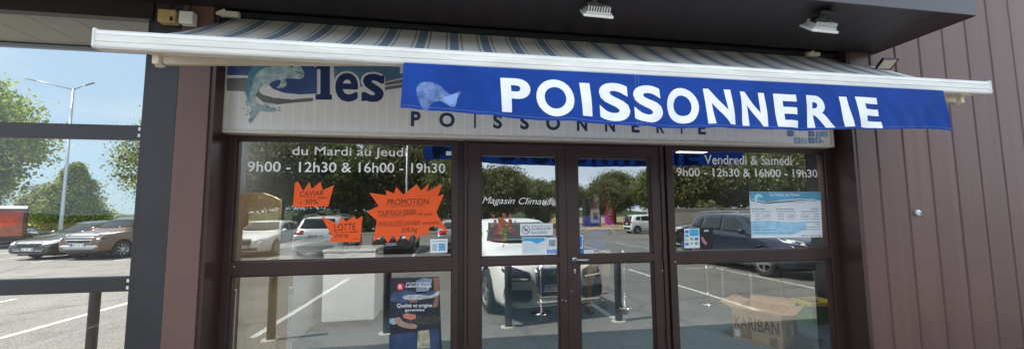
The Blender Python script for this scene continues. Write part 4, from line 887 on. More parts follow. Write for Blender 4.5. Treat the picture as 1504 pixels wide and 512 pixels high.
# ------------------------------------------------------------------ vehicles (front of every car points to local -Y)
def paint(name, col, metal=.0, rough=.28):
    return mat('paint_'+name, col, rough, metal, .5, coat=.8)
M_tyre = mat('tyre', (.018, .018, .019), .85)
M_rim = mat('alloy', (.50, .51, .53), .28, .9)
M_carglass = mat('car_glass', (.010, .013, .014), .04, 0, .65)
M_plastic = mat('black_plastic', (.022, .022, .024), .6)
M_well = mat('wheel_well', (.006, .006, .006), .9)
M_lamp = mat('lamp_glass', (.74, .74, .70), .12, .1, .6)
M_lampdark = mat('lamp_inner', (.035, .038, .042), .08, .3, .5)
M_tail = mat('tail_lamp', (.38, .012, .012), .15)
M_plate = mat('plate_white', (.80, .80, .78), .5)
M_plateblue = mat('plate_blue', (.02, .07, .40), .5)

def dense(poly, step):
    out = []
    for i in range(len(poly)):
        a = Vector(poly[i]); b_ = Vector(poly[(i+1) % len(poly)]); n = max(1, int((b_-a).length/step))
        for k in range(n): out.append(a+(b_-a)*k/n)
    return out
def patch(bvh, poly, axis, sgn, m, name, parent, off=.006, step=.06, far=4.0, flatten=None):
    """a panel cut to outline poly, laid on the body along an axis: 'Y' front/rear (x, z), 'X' flank (y, z)"""
    B_ = dense(poly, step); n = len(B_); pts = list(B_)
    x0, x1 = min(p.x for p in B_), max(p.x for p in B_); y0, y1 = min(p.y for p in B_), max(p.y for p in B_)
    def inside(q):
        c = False
        for i in range(n):
            a, b_ = B_[i], B_[(i+1) % n]
            if (a.y > q.y) != (b_.y > q.y) and q.x < (b_.x-a.x)*(q.y-a.y)/(b_.y-a.y)+a.x: c = not c
        return c
    xx = x0+step
    while xx < x1:
        yy = y0+step
        while yy < y1:
            q = Vector((xx, yy))
            if inside(q) and min((q-p).length for p in B_) > step*.5: pts.append(q)
            yy += step
        xx += step
    v2, e2, f2, *_r_ = delaunay_2d_cdt([Vector((p.x, p.y)) for p in pts], [(i, (i+1) % n) for i in range(n)], [], 1, 1e-5)
    bm = bmesh.new(); vs = []; ok = []; depth = []
    for p in v2:
        if axis == 'Y': o_, d = Vector((p.x, sgn*far, p.y)), Vector((0, -sgn, 0))
        else: o_, d = Vector((sgn*far, p.x, p.y)), Vector((-sgn, 0, 0))
        h = bvh.ray_cast(o_, d)
        ok.append(h[0] is not None); q = h[0] if h[0] else o_+d*far; depth.append(q.y if axis == 'Y' else q.x)
        vs.append(q-d*off)
    if flatten is not None:
        good = [q for q, k in zip(vs, ok) if k]
        if good:
            ext = (min if sgn < 0 else max)((q.y if axis == 'Y' else q.x) for q in good)
            for q in vs:
                if axis == 'Y': q.y = ext
                else: q.x = ext
            ok = [True]*len(ok)
    bv = [bm.verts.new(q) for q in vs]
    for f in f2:
        if all(ok[i] for i in f):
            try: bm.faces.new([bv[i] for i in f])
            except ValueError: pass
    if not bm.faces: bm.free(); return None
    bmesh.ops.delete(bm, geom=[v for v in bm.verts if not v.link_faces], context='VERTS')
    bmesh.ops.recalc_face_normals(bm, faces=bm.faces)
    ax = 1 if axis == 'Y' else 0
    if sum(f.normal[ax]*f.calc_area() for f in bm.faces)*sgn < 0: bmesh.ops.reverse_faces(bm, faces=bm.faces)
    r_ = bmesh.ops.extrude_face_region(bm, geom=list(bm.faces)[:])
    ds = Vector((0, -sgn, 0)) if axis == 'Y' else Vector((-sgn, 0, 0))
    # the original faces become the back
    for e in [f for f in r_['geom'] if isinstance(f, bmesh.types.BMVert)]: e.co -= ds*.006
    me = bpy.data.meshes.new(name); bmesh.ops.recalc_face_normals(bm, faces=bm.faces); bm.to_mesh(me); bm.free()
    for p_ in me.polygons: p_.use_smooth = flatten is None
    return link(name, me, m, parent)

WHEELS = {}
def wheel_meshes(r_, wdt, spokes):
    key = (round(r_, 3), round(wdt, 3), spokes)
    if key in WHEELS: return WHEELS[key]
    bm = bmesh.new(); hw = wdt/2
    lathe(bm, [(r_*.66, -hw*.9), (r_*.70, -hw), (r_*.90, -hw), (r_*.975, -hw*.8), (r_, -hw*.45), (r_, hw*.45), (r_*.975, hw*.8), (r_*.90, hw), (r_*.70, hw), (r_*.66, hw*.9), (r_*.66, -hw*.9)], 40, 'X')
    t = bpy.data.meshes.new('tyre'); bmesh.ops.recalc_face_normals(bm, faces=bm.faces); bm.to_mesh(t); bm.free(); t.materials.append(M_tyre)
    for p in t.polygons: p.use_smooth = True
    bm = bmesh.new()
    lathe(bm, [(r_*.60, hw*.55), (r_*.655, hw*.93), (r_*.672, hw*.9), (r_*.672, -hw*.8), (r_*.60, -hw*.8), (r_*.60, hw*.55)], 40, 'X')
    lathe(bm, [(0, hw*.86), (r_*.13, hw*.84), (r_*.16, hw*.6), (0, hw*.55)], 20, 'X')
    for k in range(spokes):
        a = 2*math.pi*k/spokes; d = Vector((0, math.cos(a), math.sin(a))); n = Vector((0, -math.sin(a), math.cos(a)))
        w0, w1 = (r_*.10, r_*.075) if spokes < 7 else (r_*.05, r_*.04)
        pts = [(d*r_*.1+n*w0, hw*.82), (d*r_*.63+n*w1, hw*.90), (d*r_*.63-n*w1, hw*.90), (d*r_*.1-n*w0, hw*.82)]
        f = [bm.verts.new(p+Vector((h, 0, 0))) for p, h in pts]; g = [bm.verts.new(p+Vector((h-hw*.25, 0, 0))) for p, h in pts]
        bm.faces.new(f); bm.faces.new(g[::-1])
        for i in range(4): bm.faces.new((f[i], f[(i+1) % 4], g[(i+1) % 4], g[i]))
    rm = bpy.data.meshes.new('rim'); bmesh.ops.recalc_face_normals(bm, faces=bm.faces); bm.to_mesh(rm); bm.free(); rm.materials.append(M_rim)
    bm = bmesh.new(); lathe(bm, [(0, hw*.30), (r_*.61, hw*.28), (r_*.61, -hw*.6), (0, -hw*.6)], 28, 'X')
    dk = bpy.data.meshes.new('brake_disc'); bm.to_mesh(dk); bm.free(); dk.materials.append(M_well)
    WHEELS[key] = (t, rm, dk); return WHEELS[key]

def lerp(a, b_, t): return a+(b_-a)*t
def interp(tab, y):
    if y <= tab[0][0]: return tab[0][1]
    for (a, va), (b_, vb) in zip(tab, tab[1:]):
        if y <= b_: return lerp(va, vb, (y-a)/(b_-a))
    return tab[-1][1]

def car(name, label, m, S, cat='car', group=None):
    """S: L, W, H, wb, fo (front overhang), wr, prof = centreline top [(y from front, z)], belt [(y, z)], roof = (base of windscreen, top of it, top of rear glass, base of rear glass)"""
    t = thing(name, (0, 0, 0), label, cat, group)
    L, W, H = S['L'], S['W'], S['H']; hw = W/2; gc = S.get('gc', .20)
    prof, belt = S['prof'], S['belt']; ws0, ws1, rg1, rg0 = S['roof']
    ys = sorted(set([0, .025, .09, .22, .45, .75, ws0-.12, ws0, ws0+.06, lerp(ws0, ws1, .5), ws1-.05, ws1+.12, lerp(ws1, rg1, .35), lerp(ws1, rg1, .7), rg1-.1, rg1+.04, lerp(rg1, rg0, .5), rg0-.03, min(rg0+.06, L-.10), L-.07, L-.02, L]))
    bm = bmesh.new(); rings = []
    nose = S.get('nose', .80); tailw = S.get('tailw', .90)
    for y in ys:
        zt = interp(prof, y); zb = interp(belt, y)
        wf = lerp(nose, 1, min(1, (y/.62))**.55) if y < .62 else 1
        wr_ = lerp(tailw, 1, min(1, (L-y)/.5)**.55) if L-y < .5 else 1
        w = hw*min(wf, wr_)*S.get('wid', .985)
        cab = 0
        if ws0 < y < rg0:
            cab = min(1, (y-ws0)/(ws1-ws0)) if y < ws1 else (1 if y < rg1 else max(0, (rg0-y)/(rg0-rg1)) if rg0 > rg1 else 1)
        zb = min(zb, zt-.01)
        g0 = gc+(.06 if y < .1 or L-y < .1 else 0)
        wt = lerp(w*.80, w*S.get('tumble', .72), cab)
        pts = [(0, g0), (w*.78, g0), (w*.955, g0+.04), (w*1.0, lerp(g0, zb, .38)), (w*1.0, lerp(g0, zb, .70)), (w*.975, zb-.04), (w*.93, zb+.005),
               (lerp(w*.88, wt*1.06, cab), lerp(zb+.012, zt-.10, cab)), (wt*.97, lerp(lerp(zb, zt, .62), zt-.035, cab)), (wt*.62, lerp(lerp(zb, zt, .9), zt-.006, cab)), (0, zt)]
        rings.append([bm.verts.new((x, y-L/2, z)) for x, z in pts]+[bm.verts.new((-x, y-L/2, z)) for x, z in pts[-2:0:-1]])
    n = len(rings[0])
    for a, b_ in zip(rings, rings[1:]):
        for k in range(n): bm.faces.new((a[k], a[(k+1) % n], b_[(k+1) % n], b_[k]))
    bm.faces.new(rings[0]); bm.faces.new(rings[-1][::-1])
    bmesh.ops.recalc_face_normals(bm, faces=bm.faces)
    me = bpy.data.meshes.new('body'); bm.to_mesh(me); bm.free(); me.materials.append(m); me.materials.append(M_well)
    o = bpy.data.objects.new('body', me); C.objects.link(o)
    ss = o.modifiers.new('ss', 'SUBSURF'); ss.levels = 2; ss.render_levels = 2
    wr = S['wr']; yf = S['fo']-L/2; yr = yf+S['wb']; cuts = []
    bm = bmesh.new()
    for yy in (yf, yr):
        for s in (-1, 1):
            x0, x1 = s*(hw-.27), s*(hw+.2); c0 = wr*1.13
            ring = []
            for x in (x0, x1): ring.append([bm.verts.new((x, yy+c0*math.cos(k*2*math.pi/32), wr+c0*math.sin(k*2*math.pi/32))) for k in range(32)])
            for k in range(32): bm.faces.new((ring[0][k], ring[0][(k+1) % 32], ring[1][(k+1) % 32], ring[1][k]))
            bm.faces.new(ring[0]); bm.faces.new(ring[1])
    bmesh.ops.recalc_face_normals(bm, faces=bm.faces)
    for f in bm.faces: f.material_index = 1
    cm = bpy.data.meshes.new('c'); bm.to_mesh(cm); bm.free(); cm.materials.append(m); cm.materials.append(M_well)
    co = bpy.data.objects.new('c', cm); C.objects.link(co)
    bl = o.modifiers.new('b', 'BOOLEAN'); bl.operation = 'DIFFERENCE'; bl.object = co; bl.solver = 'EXACT'
    bpy.context.view_layer.update(); dg = bpy.context.evaluated_depsgraph_get()
    ev = bpy.data.meshes.new_from_object(o.evaluated_get(dg)); ev.name = 'body'
    # uncut body for laying panels on
    o.modifiers.remove(bl); bpy.context.view_layer.update(); dg = bpy.context.evaluated_depsgraph_get()
    sm = bpy.data.meshes.new_from_object(o.evaluated_get(dg)); b2 = bmesh.new(); b2.from_mesh(sm); bvh = BVHTree.FromBMesh(b2); b2.free()
    bpy.data.objects.remove(o); bpy.data.objects.remove(co)
    for p in ev.polygons: p.use_smooth = p.material_index == 0
    body = link('body', ev, None, t)
    # glass
    Y = lambda y: y-L/2
    zr = interp(prof, (ws1+rg1)/2)
    def side(pts, m_, nm, off=.006, parent=t):
        for s in (-1, 1): patch(bvh, [(Y(y), z) for y, z in pts], 'X', s, m_, nm, parent, off)
    for poly in S['side']: side(poly, M_carglass, 'side_window')
    def front(pts, m_, nm, off=.006, mirror=False, sgn=-1, parent=t, flatten=None, step=.06):
        P_ = patch(bvh, pts, 'Y', sgn, m_, nm, parent, off, step=step, flatten=flatten)
        if mirror: patch(bvh, [(-x, z) for x, z in pts[::-1]], 'Y', sgn, m_, nm, parent, off, step=step, flatten=flatten)
        return P_
    zw0 = interp(prof, ws0)+.025; zw1 = interp(prof, ws1)-.045; tw = hw*S.get('tumble', .72)
    front([(-hw*.80, zw0+.03), (-hw*.4, zw0), (hw*.4, zw0), (hw*.80, zw0+.03), (tw*.88, zw1), (-tw*.88, zw1)], M_carglass, 'windscreen')
    zg0, zg1 = max(interp(prof, rg0)+.0, interp(belt, rg0)+.03), interp(prof, rg1)-.06
    if zg1-zg0 > .1: front([(-hw*.72, zg0), (hw*.72, zg0), (tw*.84, zg1), (-tw*.84, zg1)], M_carglass, 'rear_window', sgn=1)
    for q in S['front']: front(*q[:3], **(q[3] if len(q) > 3 else {}))
    for q in S.get('rear', []): front(*q[:3], **{**(q[3] if len(q) > 3 else {}), 'sgn': 1})
    for q in S.get('flank', []): side(*q)
    for yy in S.get('doors', []):   # shut lines
        side([(yy-.004, .32), (yy+.004, .32), (yy+.004, interp(belt, yy)+.0), (yy-.004, interp(belt, yy)+.0)], M_well, 'door_gap', .0005)
    for yy in S.get('handles', []): side([(yy, interp(belt, yy)-.13), (yy+.2, interp(belt, yy)-.12), (yy+.2, interp(belt, yy)-.09), (yy, interp(belt, yy)-.10)], S.get('handle_m', m), 'door_handle', .022)
    # plates
    for sg, (pz, on) in ((-1, S.get('plate', (.42, 1))), (1, S.get('rplate', (.75, 1)))):
        if not on: continue
        pl = front([(-.26, pz-.055), (.26, pz-.055), (.26, pz+.055), (-.26, pz+.055)], M_plate, 'number_plate', .012, sgn=sg, flatten=1)
        if pl is None: continue
        yp = min(v.co.y for v in pl.data.vertices) if sg < 0 else max(v.co.y for v in pl.data.vertices)
        for x0, x1 in ((-.26, -.215), (.215, .26)):
            bm = bmesh.new(); box(bm, x0, x1, yp-.002, yp+.002, pz-.054, pz+.054); obj('band', bm, M_plateblue, pl)
        bm = bmesh.new()
        rnd = random.Random(int(L*1000)+int(pz*100)+sg)
        tx = S.get('ptext')
        if tx:
            if sg < 0: lettering(tx, .07, .19, pz-.036, pz+.036, yp-.002, M_ink, pl, 'characters', bold=.01, thick=.001)
        else:
            for k in range(7):
                x0 = -.19+k*.056; h = .034
                if k in (2, 5): box(bm, x0+.02, x0+.036, yp-.002, yp+.002, pz-.005, pz+.005); continue
                w_ = .012
                box(bm, x0, x0+w_, yp-.002, yp+.002, pz-h, pz+h)
                if rnd.random() < .8: box(bm, x0+.026, x0+.026+w_, yp-.002, yp+.002, pz-h, pz+h*(.1 if rnd.random() < .3 else 1))
                box(bm, x0+w_, x0+.026, yp-.002, yp+.002, pz+h-w_ if rnd.random() < .6 else pz-.006, pz+h if rnd.random() < .6 else pz+.006)
        if bm.faces: obj('characters', bm, M_ink, pl)
        else: bm.free()
    # mirrors
    my = ws0+S.get('my', .38); mz = interp(belt, my)+.09
    for s in (-1, 1):
        bm = bmesh.new(); bmesh.ops.create_uvsphere(bm, u_segments=16, v_segments=10, radius=1, matrix=Matrix.Translation((s*(hw+.055), Y(my), mz)) @ Matrix.Diagonal((.115, .085, .085, 1)))
        for v in bm.verts: v.co.y = min(v.co.y, Y(my)+.045)
        mo = obj('wing_mirror', bm, S.get('mirror_m', m), t, True)
        bm = bmesh.new(); box(bm, min(s*(hw-.05), s*(hw-.03)), max(s*(hw-.05), s*(hw+.03)), Y(my)-.03, Y(my)+.03, mz-.075, mz-.04); obj('bracket', bm, M_plastic, mo)
    # wheels
    tm, rm, dm = wheel_meshes(wr, S.get('ww', .215), S.get('spokes', 5))
    for yy in (yf, yr):
        for s in (-1, 1):
            w = bpy.data.objects.new('wheel', tm); C.objects.link(w); w.parent = t; w.location = (s*(hw-.115), yy, wr); w.rotation_euler = (random.random()*3, 0, 0 if s > 0 else math.pi)
            for mm, nm in ((rm, 'rim'), (dm, 'brake_disc')):
                k = bpy.data.objects.new(nm, mm); C.objects.link(k); k.parent = w
    # underside in shade
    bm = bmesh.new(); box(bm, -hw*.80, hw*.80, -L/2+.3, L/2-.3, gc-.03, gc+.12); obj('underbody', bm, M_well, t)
    if S.get('rails'):
        for s in (-1, 1):
            bm = bmesh.new(); x = s*hw*S.get('tumble', .72)*.90
            pts = [(x, Y(lerp(ws1, rg1, k)), interp(prof, lerp(ws1, rg1, k))+(.0 if k in (0.02, .98) else .045)) for k in (.02, .08, .5, .92, .98)]
            tube(bm, pts, .016, 8); obj('roof_rail', bm, M_alu, t)
    if S.get('aerial'):
        bm = bmesh.new(); tube(bm, [(0, Y(S['aerial']), zr-.02), (0, Y(S['aerial']+.12), zr+.20)], .006, 6); obj('aerial', bm, M_black, t)
    return t

def hatch(L=4.29, W=1.77, H=1.42, **k):
    S = dict(L=L, W=W, H=H, wb=2.58, fo=.92, wr=.325, gc=.17,
             prof=[(0, .60), (.03, .70), (.12, .78), (.45, .865), (.95, .945), (1.15, .97), (1.75, 1.33), (2.0, 1.40), (2.5, H), (3.2, 1.40), (3.62, 1.33), (4.08, 1.02), (4.2, .92), (L, .70)],
             belt=[(0, .56), (.1, .68), (.5, .78), (1.15, .87), (2.5, .91), (3.6, .95), (4.1, .93), (L, .68)], roof=(1.12, 1.92, 3.60, 4.10),
             side=[[(1.58, .93), (2.42, .955), (2.42, 1.305), (2.12, 1.30), (1.80, 1.15)], [(2.50, .957), (3.30, .985), (3.22, 1.28), (2.50, 1.308)], [(3.38, .99), (3.72, 1.02), (3.40, 1.22), (3.33, 1.24)]], doors=[1.35, 2.46, 3.36], handles=[2.18, 3.08])
    S.update(k); return S
def suv(L=4.35, W=1.82, H=1.62, **k):
    S = dict(L=L, W=W, H=H, wb=2.62, fo=.88, wr=.35, gc=.22,
             prof=[(0, .75), (.03, .86), (.12, .93), (.45, 1.02), (.95, 1.09), (1.12, 1.11), (1.72, 1.50), (1.95, 1.58), (2.5, H), (3.4, 1.60), (3.85, 1.54), (4.18, 1.10), (4.28, .98), (L, .80)],
             belt=[(0, .68), (.1, .82), (.5, .92), (1.15, 1.00), (2.5, 1.04), (3.7, 1.10), (4.15, 1.05), (L, .78)], roof=(1.08, 1.88, 3.82, 4.18),
             side=[[(1.55, 1.06), (2.42, 1.085), (2.42, 1.49), (2.10, 1.49), (1.78, 1.33)], [(2.50, 1.09), (3.32, 1.125), (3.26, 1.475), (2.50, 1.495)], [(3.40, 1.13), (3.82, 1.19), (3.56, 1.42), (3.36, 1.46)]], doors=[1.35, 2.46, 3.37], handles=[2.18, 3.08], nose=.84, tumble=.74, rails=1,
             flank=[([(.35, .22), (4.0, .22), (4.0, .33), (.35, .33)], M_plastic, 'sill_trim', .008)])
    S.update(k); return S
# --- light fittings by style
def generic_front(hw, z, grille=M_plastic, g=(.34, .16), lamp=M_lamp, low=True, chrome=True):
    q = [([(-hw*.88, z+.03), (-hw*.50, z-.06), (-hw*.50, z+.05), (-hw*.80, z+.12)], lamp, 'headlight', dict(mirror=True)),
         ([(-g[0], z-.02), (-g[0]*.9, z-.02-g[1]), (g[0]*.9, z-.02-g[1]), (g[0], z-.02), (g[0]*.9, z+.06), (-g[0]*.9, z+.06)], grille, 'grille')]
    if chrome: q.append(([(-g[0]*.95, z+.01), (g[0]*.95, z+.01), (g[0]*.95, z+.03), (-g[0]*.95, z+.03)], M_chrome, 'grille_bar', dict(off=.014)))
    if low: q += [([(-hw*.62, .28), (hw*.62, .28), (hw*.66, .40), (-hw*.66, .40)], M_plastic, 'lower_grille')]
    q.append(([(-.05+.05*0, z+.045)]+[(.05*math.cos(a), z+.01+.03*math.sin(a)) for a in [i*math.pi/6 for i in range(12)]], M_chrome, 'badge', dict(off=.020, step=.03))) if False else None
    return [x for x in q if x]
def generic_rear(hw, z):
    return [([(-hw*.90, z-.10), (-hw*.50, z-.09), (-hw*.52, z+.05), (-hw*.86, z+.09)], M_tail, 'tail_light', dict(mirror=True)),
            ([(-hw*.7, .30), (hw*.7, .30), (hw*.74, .48), (-hw*.74, .48)], M_plastic, 'bumper_trim')]
def put(o, x, y, deg=0): o.location = (*ex(x, y), G0); o.rotation_euler.z = R(deg); return o

# white hatchback right in front of the shop
hw = .885
A = hatch(L=4.5, W=1.79, H=1.53, wb=2.65, spokes=5, wr=.35, nose=.86, ww=.245, ptext='LW', plate=(.50, 1), aerial=None,
    prof=[(0, .66), (.03, .77), (.12, .87), (.45, .96), (.95, 1.03), (1.2, 1.06), (1.85, 1.43), (2.1, 1.505), (2.6, 1.53), (3.3, 1.50), (3.75, 1.43), (4.25, 1.08), (4.4, .98), (4.5, .74)],
    belt=[(0, .62), (.1, .77), (.5, .87), (1.2, .95), (2.6, 1.0), (3.75, 1.04), (4.3, 1.0), (4.5, .72)], roof=(1.17, 2.02, 3.73, 4.27),
    side=[[(1.66, 1.02), (2.52, 1.045), (2.52, 1.41), (2.22, 1.405), (1.90, 1.24)], [(2.60, 1.047), (3.42, 1.075), (3.34, 1.385), (2.60, 1.413)], [(3.50, 1.08), (3.84, 1.11), (3.52, 1.32), (3.45, 1.345)]], doors=[1.4, 2.56, 3.48], handles=[2.28, 3.18],
    front=[([(-0.348, 0.716), (-0.332, 0.434), (-0.272, 0.358), (0.272, 0.358), (0.332, 0.434), (0.348, 0.716), (0.313, 0.808), (-0.313, 0.808)], M_chrome, 'grille_surround', dict(off=.005, step=.04)),
           ([(-0.317, 0.705), (-0.302, 0.445), (-0.252, 0.385), (0.252, 0.385), (0.302, 0.445), (0.317, 0.705), (0.287, 0.781), (-0.287, 0.781)], M_blackgloss, 'grille', dict(off=.010, step=.04)),
           ([(-0.806, 0.765), (-0.745, 0.629), (-0.443, 0.613), (-0.423, 0.673), (-0.433, 0.743), (-0.665, 0.819), (-0.786, 0.830)], M_lampdark, 'headlight', dict(mirror=True, step=.04)),
           ([(-0.775, 0.700), (-0.740, 0.642), (-0.464, 0.629), (-0.464, 0.656), (-0.725, 0.678)], M_lamp, 'running_light', dict(mirror=True, off=.012, step=.04)),
           ([(-0.806, 0.510), (-0.403, 0.488), (-0.403, 0.358), (-0.464, 0.315), (-0.766, 0.336), (-0.806, 0.391)], M_blackgloss, 'air_intake', dict(mirror=True, step=.04)),
           ([(-0.806, 0.309), (0.806, 0.309), (0.806, 0.284), (-0.806, 0.284)], M_white, 'spoiler_lip', dict(off=.02, step=.04)),
           ([(-0.786, 0.266), (0.786, 0.266), (0.766, 0.217), (-0.766, 0.217)], M_plastic, 'valance', dict(step=.05))]
    + [([(-.285, z), (.285, z), (.285, z+.008), (-.285, z+.008)], M_lampdark, 'grille_bar', dict(off=.016, step=.05)) for z in (.575, .615, .66, .70)],
    rear=generic_rear(hw, .85))
aud = put(car('parked_car', 'white hatchback parked nose to the shop doors, seen mirrored in the doors', paint('white', (.80, .80, .78)), A), 1.20, -3.95, 171.5)
bm = bmesh.new()
for k in range(4):
    cx_ = (-.0975+.065*k)
    for i in range(20):
        a0, a1 = i*math.pi/10, (i+1)*math.pi/10
        bm.faces.new([bm.verts.new((cx_+r_*math.cos(a), -2.275-.001*(k % 2), .74+r_*math.sin(a))) for r_, a in ((.036, a0), (.036, a1), (.044, a1), (.044, a0))])
obj('badge', bm, M_chrome, aud)
# brown compact suv and black saloon beside the shop, front towards us
F = suv(L=4.02, W=1.77, H=1.64, wb=2.52, fo=.82, wr=.345, nose=.86, tumble=.76, mirror_m=None, spokes=8, plate=(.56, 1),
    prof=[(0, .82), (.02, .92), (.08, 1.00), (.40, 1.07), (.85, 1.12), (1.0, 1.15), (1.58, 1.50), (1.82, 1.59), (2.3, 1.635), (3.2, 1.62), (3.70, 1.56), (3.92, 1.08), (3.98, .95), (4.02, .78)],
    belt=[(0, .72), (.08, .88), (.4, .96), (1.0, 1.03), (2.3, 1.07), (3.4, 1.15), (3.9, 1.08), (4.02, .76)], roof=(.98, 1.75, 3.68, 3.92),
    side=[[(1.42, 1.09), (2.25, 1.115), (2.25, 1.50), (1.92, 1.50), (1.62, 1.34)], [(2.33, 1.12), (3.10, 1.16), (3.05, 1.485), (2.33, 1.505)], [(3.18, 1.18), (3.55, 1.24), (3.38, 1.43), (3.14, 1.47)]], doors=[1.25, 2.29, 3.14], handles=[2.02, 2.88],
    flank=[([(.3, .22), (3.7, .22), (3.7, .36), (.3, .36)], M_plastic, 'sill_trim', .010)],
    front=[([(-.47, .97), (-.42, .90), (.42, .90), (.47, .97), (.42, 1.0), (-.42, 1.0)], M_chrome, 'upper_grille', dict(off=.010, step=.04)),
           ([(-.55, .87), (-.50, .80), (-.46, .62), (.46, .62), (.50, .80), (.55, .87)], M_chrome, 'grille_surround', dict(off=.006, step=.05)),
           ([(-.51, .85), (-.47, .80), (-.43, .645), (.43, .645), (.47, .80), (.51, .85)], M_plastic, 'grille', dict(off=.011, step=.05)),
           ([(-.50, .775), (.50, .775), (.49, .735), (-.49, .735)], M_chrome, 'grille_bar', dict(off=.017, step=.05)),
           ([(-.84, .97), (-.50, .90), (-.50, .965), (-.62, 1.02), (-.82, 1.04)], M_lamp, 'headlight', dict(mirror=True, step=.04)),
           ([(-.79, .76), (-.61, .75), (-.61, .83), (-.79, .84)], M_plastic, 'lamp_recess', dict(mirror=True, step=.04)),
           ([(-.70+.055*math.cos(i*math.pi/6), .793+.04*math.sin(i*math.pi/6)) for i in range(12)], M_lamp, 'fog_light', dict(mirror=True, off=.013, step=.03)),
           ([(-.74, .50), (-.5, .40), (.5, .40), (.74, .50), (.66, .56), (-.66, .56)], mat('silver_bumper', (.45, .45, .46), .35, .6), 'skid_plate', dict(off=.012, step=.05)),
           ([(-.8, .38), (.8, .38), (.76, .24), (-.76, .24)], M_plastic, 'lower_bumper', dict(step=.06))], rear=generic_rear(.885, 1.0))
F['mirror_m'] = paint('cocoa', (.140, .074, .050), .35, .25)
ford = put(car('parked_car', 'brown compact suv with chrome grille parked beside a black car', F['mirror_m'], F, group='cars parked beside the shop'), -12.58, 14.3, -9)
O = hatch(L=4.65, W=1.85, H=1.47, wb=2.73, fo=.98, wr=.33, spokes=7, plate=(.40, 1), nose=.80,
    prof=[(0, .58), (.03, .66), (.12, .74), (.45, .83), (1.05, .94), (1.28, .97), (1.95, 1.36), (2.25, 1.44), (2.8, 1.47), (3.5, 1.44), (3.95, 1.36), (4.35, 1.04), (4.5, .95), (4.65, .7)],
    belt=[(0, .54), (.1, .66), (.5, .77), (1.3, .88), (2.8, .93), (4.0, .99), (4.4, .96), (4.65, .68)], roof=(1.25, 2.15, 3.92, 4.36),
    side=[[(1.75, .95), (2.62, .98), (2.62, 1.36), (2.32, 1.35), (1.98, 1.18)], [(2.70, .985), (3.55, 1.015), (3.47, 1.34), (2.70, 1.365)], [(3.63, 1.02), (3.98, 1.05), (3.68, 1.27), (3.58, 1.30)]], doors=[1.5, 2.66, 3.6], handles=[2.35, 3.3],
    front=[([(-.50, .66), (-.46, .60), (-.38, .50), (.38, .50), (.46, .60), (.50, .66), (.46, .70), (-.46, .70)], M_plastic, 'grille', dict(step=.05)),
           ([(-.51, .665), (-.48, .615), (.48, .615), (.51, .665)], M_chrome, 'grille_bar', dict(off=.013, step=.05)),
           ([(-.86, .70), (-.80, .60), (-.54, .56), (-.52, .62), (-.68, .735), (-.84, .79)], M_lamp, 'headlight', dict(mirror=True, step=.04)),
           ([(-.66, .31), (.66, .31), (.60, .43), (-.60, .43)], M_plastic, 'lower_grille', dict(step=.06)),
           ([(-.56, .345), (.56, .345), (.55, .365), (-.55, .365)], M_chrome, 'chrome_strip', dict(off=.014, step=.05)),
           ([(.06*math.cos(i*math.pi/8), .642+.045*math.sin(i*math.pi/8)) for i in range(16)], M_chrome, 'badge', dict(off=.02, step=.03))], rear=generic_rear(.925, .88))
opel = put(car('parked_car', 'black car with pale swept headlights parked between a red trailer and a brown suv', paint('anthracite', (.042, .043, .047), .35, .25), O, group='cars parked beside the shop'), -14.45, 15.05, -9)
dk = hatch(front=generic_front(.885, .66), rear=generic_rear(.885, .87))
b_car = put(car('parked_car', 'dark car seen side-on behind the red trailer', paint('darkblue', (.016, .018, .024), .2, .22), dk, group='cars parked beside the shop'), -25.6, 23.6, 90)
b3 = put(car('parked_car', 'charcoal car whose roof shows behind the black and brown cars', paint('charcoal', (.03, .03, .033), .3, .25), suv(front=generic_front(.91, .85), rear=generic_rear(.91, 1.0)), group='cars parked beside the shop'), -15.9, 20.6, 0)
# the row across the aisle, seen mirrored in the panes
ws = suv(front=generic_front(.91, .85), rear=generic_rear(.91, .98)+[([(-.5, .62), (.5, .62), (.5, .70), (-.5, .70)], M_chrome, 'chrome_strip', dict(off=.012))], rplate=(.80, 1))
wsuv = put(car('parked_car', 'pale silver suv, tail to the shop, mirrored behind the lotte card', paint('silverwhite', (.62, .64, .66), .2, .25), ws, group='cars mirrored in the shop glass'), -4.75, -13.45, 0)
wsuv.rotation_euler.z = math.pi*0
lw = put(car('parked_car', 'white car, nose to the shop, mirrored over the arched tan board', paint('white', (.80, .80, .78)), hatch(front=generic_front(.885, .66), rear=generic_rear(.885, .87)), group='cars mirrored in the shop glass'), -7.4, -13.9, 180)
lw2 = put(car('parked_car', 'cream suv, nose to the shop, mirrored at the left edge of the panes', paint('cream', (.60, .57, .50)), suv(front=generic_front(.91, .85), rear=generic_rear(.91, 1.0)), group='cars mirrored in the shop glass'), -10.0, -14.1, 180)
dg = put(car('parked_car', 'dark grey car mirrored behind the promotion card', paint('grey', (.06, .063, .068), .3, .25), hatch(front=generic_front(.885, .66), rear=generic_rear(.885, .87)), group='cars mirrored in the shop glass'), -2.2, -13.9, 180)
lg = put(car('parked_car', 'light grey hatchback mirrored low behind the promotion card', paint('lightgrey', (.36, .37, .38), .3, .25), hatch(front=generic_front(.885, .66), rear=generic_rear(.885, .87)), group='cars mirrored in the shop glass'), .3, -13.8, 0)
for o_ in (wsuv, lg): pass
